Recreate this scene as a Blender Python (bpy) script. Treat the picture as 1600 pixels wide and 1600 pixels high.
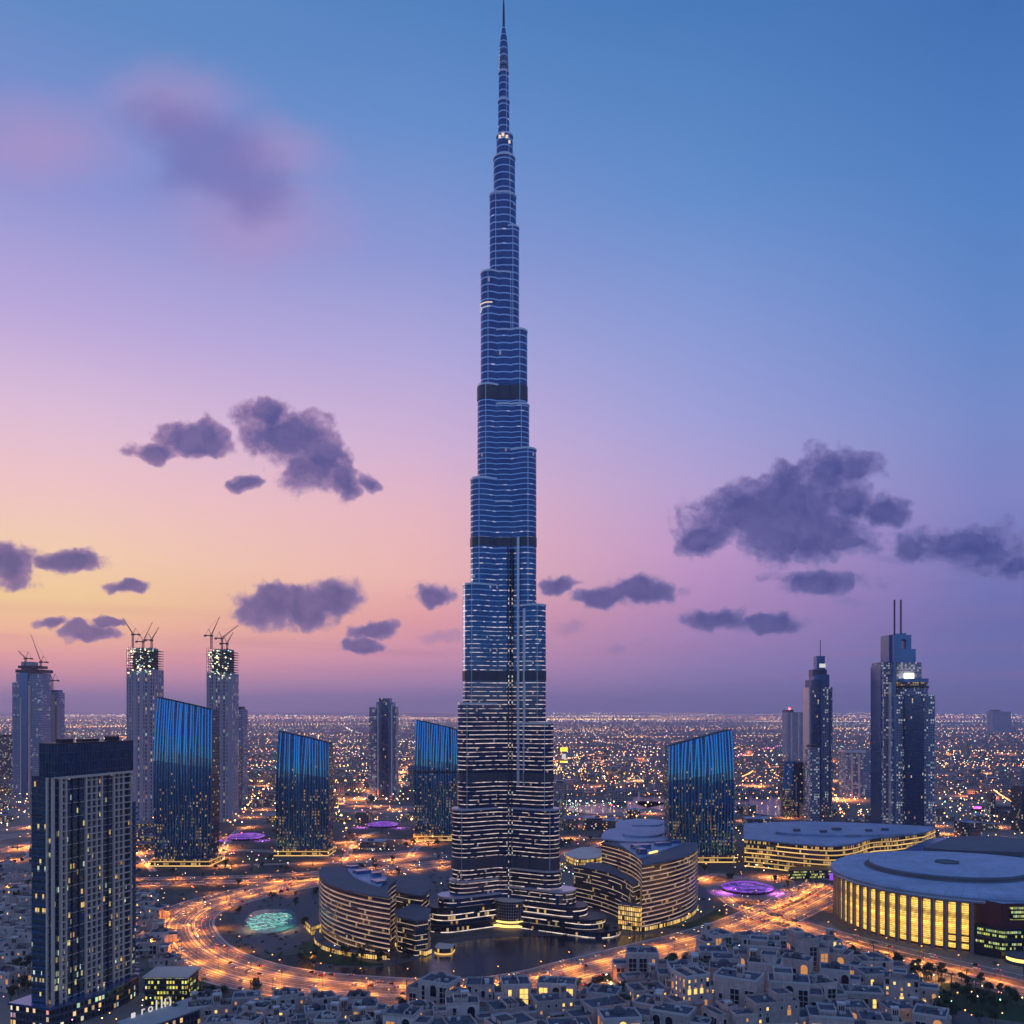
import bpy, math, random
from mathutils import Vector
R = math.radians
for o in list(bpy.data.objects): bpy.data.objects.remove(o)
S = bpy.context.scene
COL = S.collection

# ------------------------------------------------------------------ camera
CAMZ = 195.0
cam = bpy.data.cameras.new('camera'); camo = bpy.data.objects.new('camera', cam); COL.objects.link(camo)
camo.location = (0, 0, CAMZ); camo.rotation_euler = (R(90), 0, 0)
cam.sensor_width = 36; cam.lens = 36 * 1400 / 1600; cam.shift_y = 308 / 1600
cam.clip_start = 1; cam.clip_end = 200000
S.camera = camo

# ------------------------------------------------------------------ exposure / render
vs = S.view_settings; S.display_settings.display_device = 'sRGB'
vs.view_transform = 'Standard'; vs.look = 'None'; vs.exposure = 0.0; vs.gamma = 1; vs.use_curve_mapping = False
cy = S.cycles
cy.use_denoising = True
cy.max_bounces = 5; cy.diffuse_bounces = 2; cy.glossy_bounces = 3; cy.transmission_bounces = 2; cy.volume_bounces = 1
cy.sample_clamp_indirect = 3.0; cy.sample_clamp_direct = 0.0
cy.use_light_tree = True
cy.caustics_reflective = False; cy.caustics_refractive = False

# ------------------------------------------------------------------ node helpers
def lin(c):
    return tuple(((v / 255) / 12.92 if v / 255 <= 0.04045 else ((v / 255 + 0.055) / 1.055) ** 2.4) for v in c[:3])
class NT:
    def __init__(s, tree): s.t = tree; s.n = tree.nodes; s.l = tree.links
    def new(s, ty, **kw):
        n = s.n.new(ty)
        for k, v in kw.items(): setattr(n, k, v)
        return n
    def put(s, sock, v):
        if isinstance(v, bpy.types.NodeSocket): s.l.new(v, sock)
        elif v is not None:
            if hasattr(sock.default_value, '__len__') and isinstance(v, tuple) and len(v) == 3 and len(sock.default_value) == 4: v = (*v, 1)
            sock.default_value = v
    def m(s, op, a, b=None, c=None, clamp=False):
        n = s.new('ShaderNodeMath', operation=op, use_clamp=clamp)
        for i, v in enumerate((a, b, c)):
            if v is not None: s.put(n.inputs[i], v)
        return n.outputs[0]
    def vm(s, op, a, b=None, out=0):
        n = s.new('ShaderNodeVectorMath', operation=op)
        s.put(n.inputs[0], a)
        if b is not None: s.put(n.inputs[1], b)
        return n.outputs[out]
    def mr(s, v, a, b, c=0.0, d=1.0, smooth=False):
        n = s.new('ShaderNodeMapRange', interpolation_type='SMOOTHSTEP' if smooth else 'LINEAR', clamp=True)
        for i, x in enumerate((v, a, b, c, d)): s.put(n.inputs[i], x)
        return n.outputs[0]
    def mix(s, f, a, b, mode='MIX'):
        n = s.new('ShaderNodeMix', data_type='RGBA', blend_type=mode)
        s.put(n.inputs[0], f); s.put(n.inputs[6], a); s.put(n.inputs[7], b)
        return n.outputs[2]
    def fm(s, f, a, b):
        n = s.new('ShaderNodeMix', data_type='FLOAT')
        s.put(n.inputs[0], f); s.put(n.inputs[2], a); s.put(n.inputs[3], b)
        return n.outputs[0]
    def ramp(s, f, stops, interp='LINEAR'):
        n = s.new('ShaderNodeValToRGB'); cr = n.color_ramp; cr.interpolation = interp
        stops = sorted(stops)
        while len(cr.elements) < len(stops): cr.elements.new(0.5)
        for e, (p, c) in zip(cr.elements, stops): e.position = p; e.color = (*c, 1)
        s.put(n.inputs[0], f); return n.outputs[0]
    def noise(s, vec, scale, detail=3, rough=0.55, out=0, dist=0.0):
        n = s.new('ShaderNodeTexNoise'); s.put(n.inputs['Vector'], vec)
        n.inputs['Scale'].default_value = scale; n.inputs['Detail'].default_value = detail
        n.inputs['Roughness'].default_value = rough; n.inputs['Distortion'].default_value = dist
        return n.outputs[out]
    def xyz(s, x, y, z=0.0):
        n = s.new('ShaderNodeCombineXYZ')
        for i, v in enumerate((x, y, z)): s.put(n.inputs[i], v)
        return n.outputs[0]
    def sep(s, v):
        n = s.new('ShaderNodeSeparateXYZ'); s.put(n.inputs[0], v); return n.outputs

# ------------------------------------------------------------------ world: dusk sky (Nishita + afterglow bands + clouds)
def build_world():
    w = bpy.data.worlds.new('World'); S.world = w; w.use_nodes = True
    t = NT(w.node_tree); t.n.clear()
    d = t.new('ShaderNodeTexCoord').outputs['Generated']
    dx, dy, dz = t.sep(d)
    az = t.m('MULTIPLY', t.m('ARCTAN2', dx, dy), 57.2958)
    el = t.m('MULTIPLY', t.m('ARCSINE', dz), 57.2958)
    f = t.m('DIVIDE', el, 50.0, clamp=True)
    def front(a, lst):
        ca = math.cos(R(a))
        return [(max(0, math.degrees(math.atan((1108 - y) / 1400 * ca)) / 50), lin(c)) for y, c in lst]
    L = t.ramp(f, front(-26, [(0, (92,138,196)), (120, (112,142,204)), (300, (143,150,212)), (500, (190,172,222)), (640, (226,194,220)),
        (760, (250,204,202)), (860, (260,218,178)), (935, (266,222,148)), (985, (274,206,150)), (1030, (272,180,164)), (1066, (258,170,176)), (1105, (232,160,188))]))
    C = t.ramp(f, front(-6, [(0, (80,130,192)), (200, (102,144,205)), (400, (142,154,214)), (560, (182,172,222)), (700, (218,184,216)),
        (800, (242,190,198)), (900, (254,194,182)), (970, (250,170,166)), (1030, (240,164,184)), (1070, (218,158,194)), (1105, (204,158,200))]))
    Rr = t.ramp(f, front(12, [(0, (70,122,186)), (300, (98,143,205)), (500, (136,156,216)), (650, (162,164,220)), (760, (186,166,214)),
        (860, (202,158,206)), (950, (190,144,194)), (1030, (166,136,190)), (1070, (156,136,190)), (1105, (150,136,192))]))
    RR = t.ramp(f, front(28, [(0, (62,112,178)), (300, (80,130,196)), (500, (100,138,202)), (650, (120,142,204)), (780, (132,136,200)),
        (880, (122,124,190)), (980, (108,112,178)), (1050, (110,118,182)), (1105, (112,118,182))]))
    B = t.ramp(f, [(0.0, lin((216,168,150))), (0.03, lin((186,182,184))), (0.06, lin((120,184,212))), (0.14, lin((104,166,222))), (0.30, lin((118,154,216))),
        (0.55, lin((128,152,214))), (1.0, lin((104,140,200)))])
    col = t.mix(t.mr(az, -26, -6), L, C)
    col = t.mix(t.mr(az, -6, 12), col, Rr)
    col = t.mix(t.mr(az, 12, 28), col, RR)
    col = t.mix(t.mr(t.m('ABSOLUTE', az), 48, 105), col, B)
    # soft horizontal streaks of thin cloud low over the horizon
    st = t.noise(t.xyz(t.m('MULTIPLY', az, 0.05), t.m('MULTIPLY', el, 1.3), 3.1), 1.0, 4, 0.6)
    stm = t.m('MULTIPLY', t.mr(st, 0.5, 0.75, smooth=True), t.m('MULTIPLY', t.mr(el, 0.3, 1.5), t.mr(el, 7.0, 3.0)))
    col = t.mix(t.m('MULTIPLY', stm, 0.35), col, lin((190,112,140)))
    # clouds, laid out by bearing and height over the horizon (tangents of both)
    dyc = t.m('MAXIMUM', dy, 0.05)
    u = t.m('DIVIDE', dx, dyc); v = t.m('DIVIDE', dz, dyc)
    p = t.xyz(u, v, 0.0)
    n1 = t.noise(p, 9.0, 4, 0.62, out=1)
    pw = t.vm('ADD', p, t.vm('MULTIPLY', t.vm('SUBTRACT', n1, (0.5, 0.5, 0.5)), (0.10, 0.06, 0.0)))
    n2 = t.noise(p, 34.0, 6, 0.68)
    n3 = t.noise(t.vm('MULTIPLY', p, (1.0, 1.9, 1.0)), 11.0, 3, 0.6)
    def T(x, y): return ((x - 800) / 1400, (1108 - y) / 1400, 0.0)
    def blobs(lst):
        acc = None
        for (x, y, rx, ry) in lst:
            q = t.vm('MULTIPLY', t.vm('SUBTRACT', pw, T(x, y)), (1400 / rx, 1400 / ry, 0.0))
            k = t.m('SUBTRACT', 1.0, t.vm('LENGTH', q, out=1))
            acc = k if acc is None else t.m('MAXIMUM', acc, k)
        return acc
    main = [(448,672,82,52),(494,722,66,56),(530,750,52,30),(420,640,40,24),(300,688,74,26),(240,704,56,17),(578,752,34,15),(385,748,36,16),
        (1170,806,108,62),(1302,745,68,48),(1255,835,150,52),(1110,835,66,42),(1388,800,50,28),(1325,856,44,15),(1220,780,80,58),(1245,800,120,62),(1330,790,60,44),
        (1525,852,120,46),(1440,852,60,32),(1585,885,70,30)]
    low = [(1280,915,86,26),(990,930,86,28),(935,938,40,22),(875,916,38,19),(1110,966,72,22),(1200,975,74,14),(520,936,60,36),(408,947,62,38),
        (470,952,60,34),(592,981,44,15),(575,1005,38,16),(675,936,46,24),(22,880,62,42),(105,880,58,20),(196,914,46,13),(80,970,30,13),(140,983,58,19),(180,964,22,9)]
    faint = [(896,983,40,18),(690,1000,44,14),(970,1012,44,8),(1340,945,60,12),(1470,912,40,10),(1390,880,40,12)]
    main = [(x, y, rx*1.0, ry*1.02) for x, y, rx, ry in main]; low = [(x, y, rx*0.98, ry*1.0) for x, y, rx, ry in low]
    a1 = blobs(main); a2 = blobs(low); a3 = blobs(faint)
    br = t.m('MULTIPLY', t.m('SUBTRACT', n2, 0.5), 1.25)
    br2 = t.m('MULTIPLY', t.m('SUBTRACT', n3, 0.5), 0.7)
    def puff(vec):                                   # rounded billows
        return t.m('ABSOLUTE', t.m('MULTIPLY_ADD', t.noise(vec, 19.0, 3, 0.55), 2.0, -1.0))
    pu = puff(pw); pu2 = puff(t.vm('ADD', pw, (-0.007, 0.012, 0.0)))
    brk = t.m('ADD', t.m('ADD', t.m('MULTIPLY', br, 0.62), br2), t.m('MULTIPLY', t.m('SUBTRACT', pu, 0.14), 0.75))
    shade = t.mr(t.m('SUBTRACT', pu, pu2), -0.20, 0.20)
    d1 = t.m('ADD', a1, brk); d2 = t.m('ADD', a2, brk)
    m1 = t.mr(d1, -0.06, 0.26, smooth=True)
    m2 = t.mr(d2, -0.05, 0.32, smooth=True)
    m3 = t.m('MULTIPLY', t.mr(t.m('ADD', a3, brk), 0.1, 0.8, smooth=True), 0.5)
    mask = t.m('MAXIMUM', t.m('MAXIMUM', m1, m2), m3)
    fwd = t.mr(dy, 0.3, 0.5)
    mask = t.m('MULTIPLY', t.m('MULTIPLY', mask, fwd), 0.95)
    core = t.mix(t.mr(az, -28, 28), lin((68,68,128)), lin((46,62,130)))
    core = t.mix(t.mr(v, 0.08, 0.33), core, lin((62,70,136)))
    fringe = t.mix(t.mr(az, -28, 28), lin((168,130,168)), lin((116,116,178)))
    depth = t.m('MAXIMUM', t.m('ADD', d1, t.m('MULTIPLY', br, 0.5)), t.m('ADD', d2, 0.05))
    cc = t.mix(t.mr(depth, 0.08, 0.62, smooth=True), fringe, core)
    cc = t.mix(t.m('MULTIPLY', shade, 0.30), cc, fringe)
    out = t.mix(mask, col, cc)
    # the high soft purple cloud at upper left
    def soft(x, y, rx, ry): return t.m('MAXIMUM', blobs([(x, y, rx, ry)]), 0.0)
    sa = t.m('ADD', t.m('ADD', soft(250, 190, 95, 55), soft(340, 252, 120, 75)), t.m('ADD', soft(400, 315, 85, 55), t.m('MULTIPLY', soft(330, 255, 230, 150), 0.7)))
    ss = t.mr(t.m('ADD', sa, t.m('MULTIPLY', t.m('SUBTRACT', n3, 0.5), 0.6)), 0.05, 1.35, smooth=True)
    ss = t.m('MULTIPLY', ss, fwd)
    pink = blobs([(270,165,190,90),(420,240,150,80),(60,220,200,110),(400,350,210,120)])
    pk = t.m('MULTIPLY', t.m('MULTIPLY', t.mr(pink, 0.0, 1.0, smooth=True), fwd), 0.55)
    out = t.mix(pk, out, lin((180,148,196)))
    out = t.mix(t.m('MULTIPLY', ss, 0.66), out, lin((112,108,176)))
    sky = t.new('ShaderNodeTexSky', sky_type='NISHITA', sun_disc=False)
    sky.sun_elevation = R(-1.0); sky.sun_rotation = R(-26); sky.altitude = 200; sky.dust_density = 2.0
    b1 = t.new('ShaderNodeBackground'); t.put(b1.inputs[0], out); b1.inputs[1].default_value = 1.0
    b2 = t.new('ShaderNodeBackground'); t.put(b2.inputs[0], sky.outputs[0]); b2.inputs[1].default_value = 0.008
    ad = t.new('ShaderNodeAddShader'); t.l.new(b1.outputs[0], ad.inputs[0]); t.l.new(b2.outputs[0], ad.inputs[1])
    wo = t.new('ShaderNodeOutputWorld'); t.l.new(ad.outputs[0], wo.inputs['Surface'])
    w.cycles.sampling_method = 'MANUAL'; w.cycles.sample_map_resolution = 512
build_world()
# last glow of the set sun: low, broad and weak
sl = bpy.data.lights.new('sun', 'SUN'); sl.energy = 0.35; sl.angle = R(12); sl.color = (1.0, 0.62, 0.5)
so = bpy.data.objects.new('sun', sl); COL.objects.link(so); so.location = (-600, 200, 900)
_v = Vector((math.sin(R(-62)) * math.cos(R(4)), math.cos(R(-62)) * math.cos(R(4)), math.sin(R(4))))
so.rotation_euler = _v.to_track_quat('Z', 'Y').to_euler()
# ------------------------------------------------------------------ geometry helpers
F = 1400.0
def W(x, Y): return (x - 800) / F * Y                    # sideways offset of a bearing at a given distance
def Zh(y, Y): return CAMZ + (1108 - y) / F * Y           # height seen at a given distance
def GY(y): return F * CAMZ / (y - 1108)                  # distance of a ground point
def G(x, y): Y = GY(y); return (W(x, Y), Y)

class MB:
    def __init__(s): s.v = []; s.f = []; s.u = []; s.mi = []
    def face(s, pts, uvs=None, m=0):
        b = len(s.v); s.v += [tuple(p) for p in pts]; s.f.append(tuple(range(b, b + len(pts))))
        s.u += list(uvs) if uvs else [(p[0], p[1]) for p in pts]; s.mi.append(m)
    def prism(s, poly, z0, z1, m=0, cap=None, bottom=False, u0=0.0, ztop=None, wall=True):
        n = len(poly); u = u0; cap = m if cap is None else cap
        zt = ztop if ztop else [z1] * n
        for i in range(n):
            a = poly[i]; b = poly[(i + 1) % n]; j = (i + 1) % n
            d = math.hypot(b[0] - a[0], b[1] - a[1])
            if wall: s.face([(a[0], a[1], z0), (b[0], b[1], z0), (b[0], b[1], zt[j]), (a[0], a[1], zt[i])], [(u, z0), (u + d, z0), (u + d, zt[j]), (u, zt[i])], m)
            u += d
        s.face([(p[0], p[1], zt[i]) for i, p in enumerate(poly)], None, cap)
        if bottom: s.face([(p[0], p[1], z0) for p in reversed(poly)], None, cap)
        return s
    def box(s, cx, cy_, z0, z1, sx, sy, rot=0.0, m=0, cap=None, bottom=True):
        c, n = math.cos(rot), math.sin(rot)
        poly = [(cx + c * x - n * y, cy_ + n * x + c * y) for x, y in ((-sx/2, -sy/2), (sx/2, -sy/2), (sx/2, sy/2), (-sx/2, sy/2))]
        return s.prism(poly, z0, z1, m, cap, bottom)
    def tube(s, p0, p1, r0, r1=None, n=6, m=0):
        r1 = r0 if r1 is None else r1
        p0, p1 = Vector(p0), Vector(p1); d = (p1 - p0).normalized()
        a = d.cross(Vector((0, 0, 1)) if abs(d.z) < .9 else Vector((1, 0, 0))).normalized(); b = d.cross(a)
        ring = lambda p, r: [p + (a * math.cos(2*math.pi*k/n) + b * math.sin(2*math.pi*k/n)) * r for k in range(n)]
        q0, q1 = ring(p0, r0), ring(p1, max(r1, 1e-3))
        for k in range(n): s.face([q0[k], q1[k], q1[(k+1) % n], q0[(k+1) % n]], None, m)
        s.face(q1[::-1], None, m); s.face(q0, None, m)
        return s
    def lathe(s, cx, cy_, prof, n=16, m=0):
        for (r0, z0), (r1, z1) in zip(prof, prof[1:]):
            for k in range(n):
                a, b = 2*math.pi*k/n, 2*math.pi*(k+1)/n
                pts = [(cx + r0*math.cos(a), cy_ + r0*math.sin(a), z0), (cx + r0*math.cos(b), cy_ + r0*math.sin(b), z0),
                       (cx + r1*math.cos(b), cy_ + r1*math.sin(b), z1), (cx + r1*math.cos(a), cy_ + r1*math.sin(a), z1)]
                rr = max(r0, r1); s.face(pts, [(a*rr, z0), (b*rr, z0), (b*rr, z1), (a*rr, z1)], m)
        return s
    def build(s, name, mats, parent=None, smooth=False):
        me = bpy.data.meshes.new(name)
        ox, oy, oz = parent['_o'] if parent is not None and '_o' in parent else (0, 0, 0)
        me.from_pydata([(x - ox, y - oy, z - oz) for x, y, z in s.v], [], s.f)
        uvl = me.uv_layers.new(name='UVMap'); uvl.data.foreach_set('uv', [c for q in s.u for c in q])
        for mt in (mats if isinstance(mats, (list, tuple)) else [mats]): me.materials.append(mt)
        me.polygons.foreach_set('material_index', s.mi)
        if smooth: me.polygons.foreach_set('use_smooth', [True] * len(s.f))
        me.update()
        o = bpy.data.objects.new(name, me); COL.objects.link(o)
        if parent is not None:
            o.parent = parent
            if '_o' in parent: o['_o'] = tuple(parent['_o'])
        return o
def tag(o, label=None, cat=None, group=None, kind=None):
    if label: o['label'] = label
    if cat: o['category'] = cat
    if group: o['group'] = group
    if kind: o['kind'] = kind
    return o
def thing(name, label, cat, loc=(0, 0, 0), group=None):
    o = bpy.data.objects.new(name, None); COL.objects.link(o); o.location = loc; o.empty_display_size = 1
    o['_o'] = tuple(float(c) for c in loc)
    return tag(o, label, cat, group)
def put(name, mesh, parent, loc=(0, 0, 0), rz=0.0):
    o = bpy.data.objects.new(name, mesh); COL.objects.link(o); o.parent = parent
    o.location = loc; o.rotation_euler = (0, 0, rz); return o
def dup(root, loc, rz=0.0, label=None, group=None, sc=1.0):
    r = root.copy(); COL.objects.link(r); r.location = loc; r.rotation_euler = (0, 0, rz); r.scale = (sc, sc, sc)
    if label: r['label'] = label
    if group: r['group'] = group
    for ch in list(root.children):
        c = ch.copy(); COL.objects.link(c); c.parent = r
        for g in list(ch.children):
            k = g.copy(); COL.objects.link(k); k.parent = c
    return r
def spline(pts, n=10):
    out = []
    P = [pts[0]] + list(pts) + [pts[-1]]
    for i in range(1, len(P) - 2):
        p0, p1, p2, p3 = P[i-1:i+3]
        for k in range(n):
            t = k / n
            out.append(tuple(0.5 * ((2*b) + (-a + c)*t + (2*a - 5*b + 4*c - d)*t*t + (-a + 3*b - 3*c + d)*t**3) for a, b, c, d in zip(p0, p1, p2, p3)))
    out.append(tuple(pts[-1])); return out
def offset(line, d):
    out = []
    for i, p in enumerate(line):
        a = line[max(i-1, 0)]; b = line[min(i+1, len(line)-1)]
        tx, ty = b[0]-a[0], b[1]-a[1]; l = math.hypot(tx, ty) or 1
        out.append((p[0] - ty/l*d, p[1] + tx/l*d))
    return out
def walk(line, step, start=0.0):
    out = []; need = start
    for a, b in zip(line, line[1:]):
        l = math.hypot(b[0]-a[0], b[1]-a[1]); s = need
        while s < l:
            out.append((a[0] + (b[0]-a[0])*s/l, a[1] + (b[1]-a[1])*s/l, math.atan2(b[1]-a[1], b[0]-a[0]))); s += step
        need = s - l
    return out

# ------------------------------------------------------------------ materials
def newmat(name):
    m = bpy.data.materials.new(name); m.use_nodes = True; t = NT(m.node_tree); t.n.clear()
    p = t.new('ShaderNodeBsdfPrincipled'); o = t.new('ShaderNodeOutputMaterial'); t.l.new(p.outputs[0], o.inputs[0])
    m.cycles.emission_sampling = 'NONE'
    return m, t, p
def plain(name, c, rough=0.7, metal=0.0, var=0.25, scale=0.15, bump=0.0, spec=0.4):
    m, t, p = newmat(name)
    co = t.new('ShaderNodeTexCoord').outputs['Object']
    n = t.noise(co, scale, 5, 0.6); n2 = t.noise(co, scale * 9, 3, 0.6)
    k = t.m('ADD', t.m('MULTIPLY', t.m('SUBTRACT', n, 0.5), var * 2), t.m('MULTIPLY', t.m('SUBTRACT', n2, 0.5), var))
    k = t.m('ADD', 1.0, k)
    t.put(p.inputs['Base Color'], t.vm('SCALE', t.xyz(*c)) if False else t.mix(1.0, c, t.xyz(k, k, k), 'MULTIPLY'))
    p.inputs['Roughness'].default_value = rough; p.inputs['Metallic'].default_value = metal
    p.inputs['Specular IOR Level'].default_value = spec
    if bump:
        b = t.new('ShaderNodeBump'); b.inputs['Strength'].default_value = bump; t.put(b.inputs['Height'], n2); t.l.new(b.outputs[0], p.inputs['Normal'])
    return m
def glow(name, c, strength, sample=False):
    m, t, p = newmat(name)
    t.put(p.inputs['Base Color'], (0.02, 0.02, 0.02)); t.put(p.inputs['Emission Color'], c); p.inputs['Emission Strength'].default_value = strength
    if sample: m.cycles.emission_sampling = 'AUTO'
    return m
WARM = [(0.0, (1.0, 0.52, 0.18)), (0.35, (1.0, 0.66, 0.34)), (0.6, (1.0, 0.80, 0.55)), (0.8, (0.9, 0.9, 0.85)), (0.93, (0.65, 0.95, 0.55)), (1.0, (1.0, 0.35, 0.3))]
COOL = [(0.0, (1.0, 0.78, 0.55)), (0.4, (1.0, 0.88, 0.74)), (0.7, (0.85, 0.92, 1.0)), (1.0, (0.7, 1.0, 0.8))]
GOLD = [(0.0, (1.0, 0.48, 0.08)), (0.5, (1.0, 0.62, 0.16)), (1.0, (1.0, 0.74, 0.34))]
def facade(name, fh=3.8, ww=3.0, wall=(0.2, 0.19, 0.19), glass=(0.12, 0.22, 0.38), lit=0.25, ls=1.2, cols=WARM, mx=0.14, my=0.22,
           rough=0.12, metal=0.85, fade=None, cluster=0.6, wall_rough=0.6, wall_metal=0.0, vgroup=None, line=None):
    """Window grid in metres: UV.x runs round the wall, UV.y is the height."""
    m, t, p = newmat(name)
    uv = t.sep(t.new('ShaderNodeTexCoord').outputs['UV']); u, v = uv[0], uv[1]
    su = t.m('DIVIDE', u, ww); sv = t.m('DIVIDE', v, fh)
    fu = t.m('FRACT', su); fv = t.m('FRACT', sv); iu = t.m('FLOOR', su); iv = t.m('FLOOR', sv)
    win = t.m('MULTIPLY', t.m('MULTIPLY', t.m('GREATER_THAN', fu, mx), t.m('LESS_THAN', fu, 1 - mx)),
              t.m('MULTIPLY', t.m('GREATER_THAN', fv, my), t.m('LESS_THAN', fv, 1 - my * 0.5)))
    if vgroup:                                   # every vgroup-th bay is a solid pier
        gf = t.m('FRACT', t.m('DIVIDE', u, ww * vgroup)); win = t.m('MULTIPLY', win, t.m('GREATER_THAN', gf, 0.9 / vgroup))
    wn = t.new('ShaderNodeTexWhiteNoise', noise_dimensions='2D'); t.put(wn.inputs['Vector'], t.xyz(iu, iv)); r = wn.outputs[0]; rc = t.sep(wn.outputs[1])
    cl = t.noise(t.xyz(t.m('MULTIPLY', iu, 0.16), t.m('MULTIPLY', iv, 0.12), 7.7), 1.0, 2, 0.5)
    pr = t.m('MULTIPLY', lit, t.fm(cluster, 1.0, t.mr(cl, 0.36, 0.68, 0.1, 2.2)))
    if fade: pr = t.m('MULTIPLY', pr, t.mr(v, fade[0], fade[1], 1.0, fade[2] if len(fade) > 2 else 0.0))
    on = t.m('MULTIPLY', t.m('LESS_THAN', r, pr), win)
    es = t.m('MULTIPLY', on, t.m('MULTIPLY', t.fm(rc[2], 0.25, 1.0), ls))
    ec = t.ramp(rc[1], cols)
    n = t.noise(t.xyz(t.m('MULTIPLY', u, 0.05), t.m('MULTIPLY', v, 0.05), 0.0), 1.0, 3)
    gl = t.mix(t.mr(t.m('ADD', t.m('MULTIPLY', rc[0], 0.5), t.m('MULTIPLY', n, 0.5)), 0.2, 0.8), glass, tuple(c * 0.55 for c in glass))
    bc = t.mix(win, wall, gl)
    if line:                                     # thin lit cove under each slab: (fraction, colour, strength, gap size, gap share)
        lm = t.m('LESS_THAN', fv, line[0])
        wl = t.new('ShaderNodeTexWhiteNoise', noise_dimensions='2D'); t.put(wl.inputs['Vector'], t.xyz(t.m('FLOOR', t.m('DIVIDE', u, line[3])), iv, 0))
        l2 = t.sep(wl.outputs[1])
        k = t.m('MULTIPLY', lm, t.m('GREATER_THAN', wl.outputs[0], line[4]))
        if len(line) > 5: k = t.m('MULTIPLY', k, t.mr(v, line[5], line[6], 1.0, line[7]))
        es = t.m('MAXIMUM', es, t.m('MULTIPLY', k, t.m('MULTIPLY', t.fm(l2[1], 0.45, 1.0), line[2])))
        ec = t.mix(k, ec, line[1])
    t.put(p.inputs['Base Color'], bc)
    t.put(p.inputs['Roughness'], t.fm(win, wall_rough, rough)); t.put(p.inputs['Metallic'], t.fm(win, wall_metal, metal))
    if name == 'arena_glazing':                  # uneven light inside: blinds, columns, crowds behind the glass
        an = t.noise(t.xyz(t.m('MULTIPLY', u, 0.35), t.m('MULTIPLY', v, 0.22), 2.0), 1.0, 5, 0.7)
        es = t.m('MULTIPLY', es, t.mr(an, 0.3, 0.7, 0.45, 1.35))
    t.put(p.inputs['Emission Color'], ec); t.put(p.inputs['Emission Strength'], es)
    return m
def burj_glass():
    m, t, p = newmat('tower_glass')
    uv = t.sep(t.new('ShaderNodeTexCoord').outputs['UV']); u, v = uv[0], uv[1]
    fh = t.fm(t.m('GREATER_THAN', v, 480), t.fm(t.m('GREATER_THAN', v, 268), 3.9, 4.8), 6.6)
    sv = t.m('DIVIDE', v, fh); fv = t.m('FRACT', sv); iv = t.m('FLOOR', sv)
    su = t.m('DIVIDE', u, 1.6); iu = t.m('FLOOR', su); fu = t.m('FRACT', su)
    span = t.m('LESS_THAN', fv, 0.17)
    mull = t.m('LESS_THAN', fu, 0.10)
    def wn(x, y, z=0.0):
        w = t.new('ShaderNodeTexWhiteNoise', noise_dimensions='3D'); t.put(w.inputs['Vector'], t.xyz(x, y, z)); return w.outputs[0], t.sep(w.outputs[1])
    # the lit cove under each floor: long runs with short breaks low down, rare and dim high up
    r1, c1 = wn(t.m('FLOOR', t.m('DIVIDE', u, 3.2)), iv)
    r2, c2 = wn(t.m('FLOOR', t.m('DIVIDE', u, 23.0)), iv, 5.0)
    pr = t.ramp(t.m('DIVIDE', v, 900.0), [(0.0, (0.9,)*3), (0.19, (0.88,)*3), (0.25, (0.74,)*3), (0.30, (0.5,)*3), (0.37, (0.22,)*3), (0.45, (0.07,)*3), (0.6, (0.02,)*3), (1.0, (0.03,)*3)])
    on = t.m('LESS_THAN', r1, t.m('MULTIPLY', pr, t.mr(r2, 0.0, 1.0, 0.72, 1.25)))
    sl = t.m('MULTIPLY', on, t.m('LESS_THAN', fv, 0.18))
    st = t.m('MULTIPLY', t.fm(c1[1], 0.35, 1.0), t.m('MULTIPLY', t.fm(c2[1], 0.55, 1.1), t.mr(v, 150, 420, 0.95, 0.4)))
    r3, c3 = wn(iu, iv, 9.0)
    room = t.m('MULTIPLY', t.m('LESS_THAN', r3, t.mr(v, 40, 330, 0.03, 0.002)), t.m('GREATER_THAN', fv, 0.45))
    es = t.m('MAXIMUM', t.m('MULTIPLY', sl, st), t.m('MULTIPLY', room, 0.22))
    g = t.noise(t.xyz(t.m('MULTIPLY', u, 0.09), t.m('MULTIPLY', v, 0.03), 1.0), 1.0, 3)
    gc = t.mix(t.mr(g, 0.3, 0.7), (0.030, 0.076, 0.19), (0.060, 0.125, 0.27))
    gc = t.mix(t.m('MULTIPLY', c3[0], 0.3), gc, (0.014, 0.038, 0.13))
    bc = t.mix(t.m('MULTIPLY', mull, 0.5), gc, (0.15, 0.20, 0.30))
    bc = t.mix(t.m('MULTIPLY', span, t.mr(v, 200, 330, 0.35, 0.95)), bc, (0.44, 0.55, 0.72))
    t.put(p.inputs['Base Color'], bc); p.inputs['Metallic'].default_value = 0.92
    t.put(p.inputs['Roughness'], t.fm(span, 0.09, 0.28))
    t.put(p.inputs['Emission Color'], t.mix(c1[2], (1.0, 0.66, 0.52), (1.0, 0.83, 0.78))); t.put(p.inputs['Emission Strength'], es)
    return m
def wave_mat(name, c, rough=0.06, scale=0.05, bump=0.25, spec=0.5):
    m, t, p = newmat(name)
    co = t.new('ShaderNodeTexCoord').outputs['Object']
    v = t.vm('MULTIPLY', co, (0.5, 1.4, 1.0))
    n = t.noise(v, scale, 4, 0.6); n2 = t.noise(v, scale * 6, 3, 0.6)
    b = t.new('ShaderNodeBump'); b.inputs['Strength'].default_value = bump; b.inputs['Distance'].default_value = 1.0
    t.put(b.inputs['Height'], t.m('ADD', n, t.m('MULTIPLY', n2, 0.3))); t.l.new(b.outputs[0], p.inputs['Normal'])
    t.put(p.inputs['Base Color'], c); p.inputs['Roughness'].default_value = rough; p.inputs['Specular IOR Level'].default_value = spec
    return m
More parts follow.
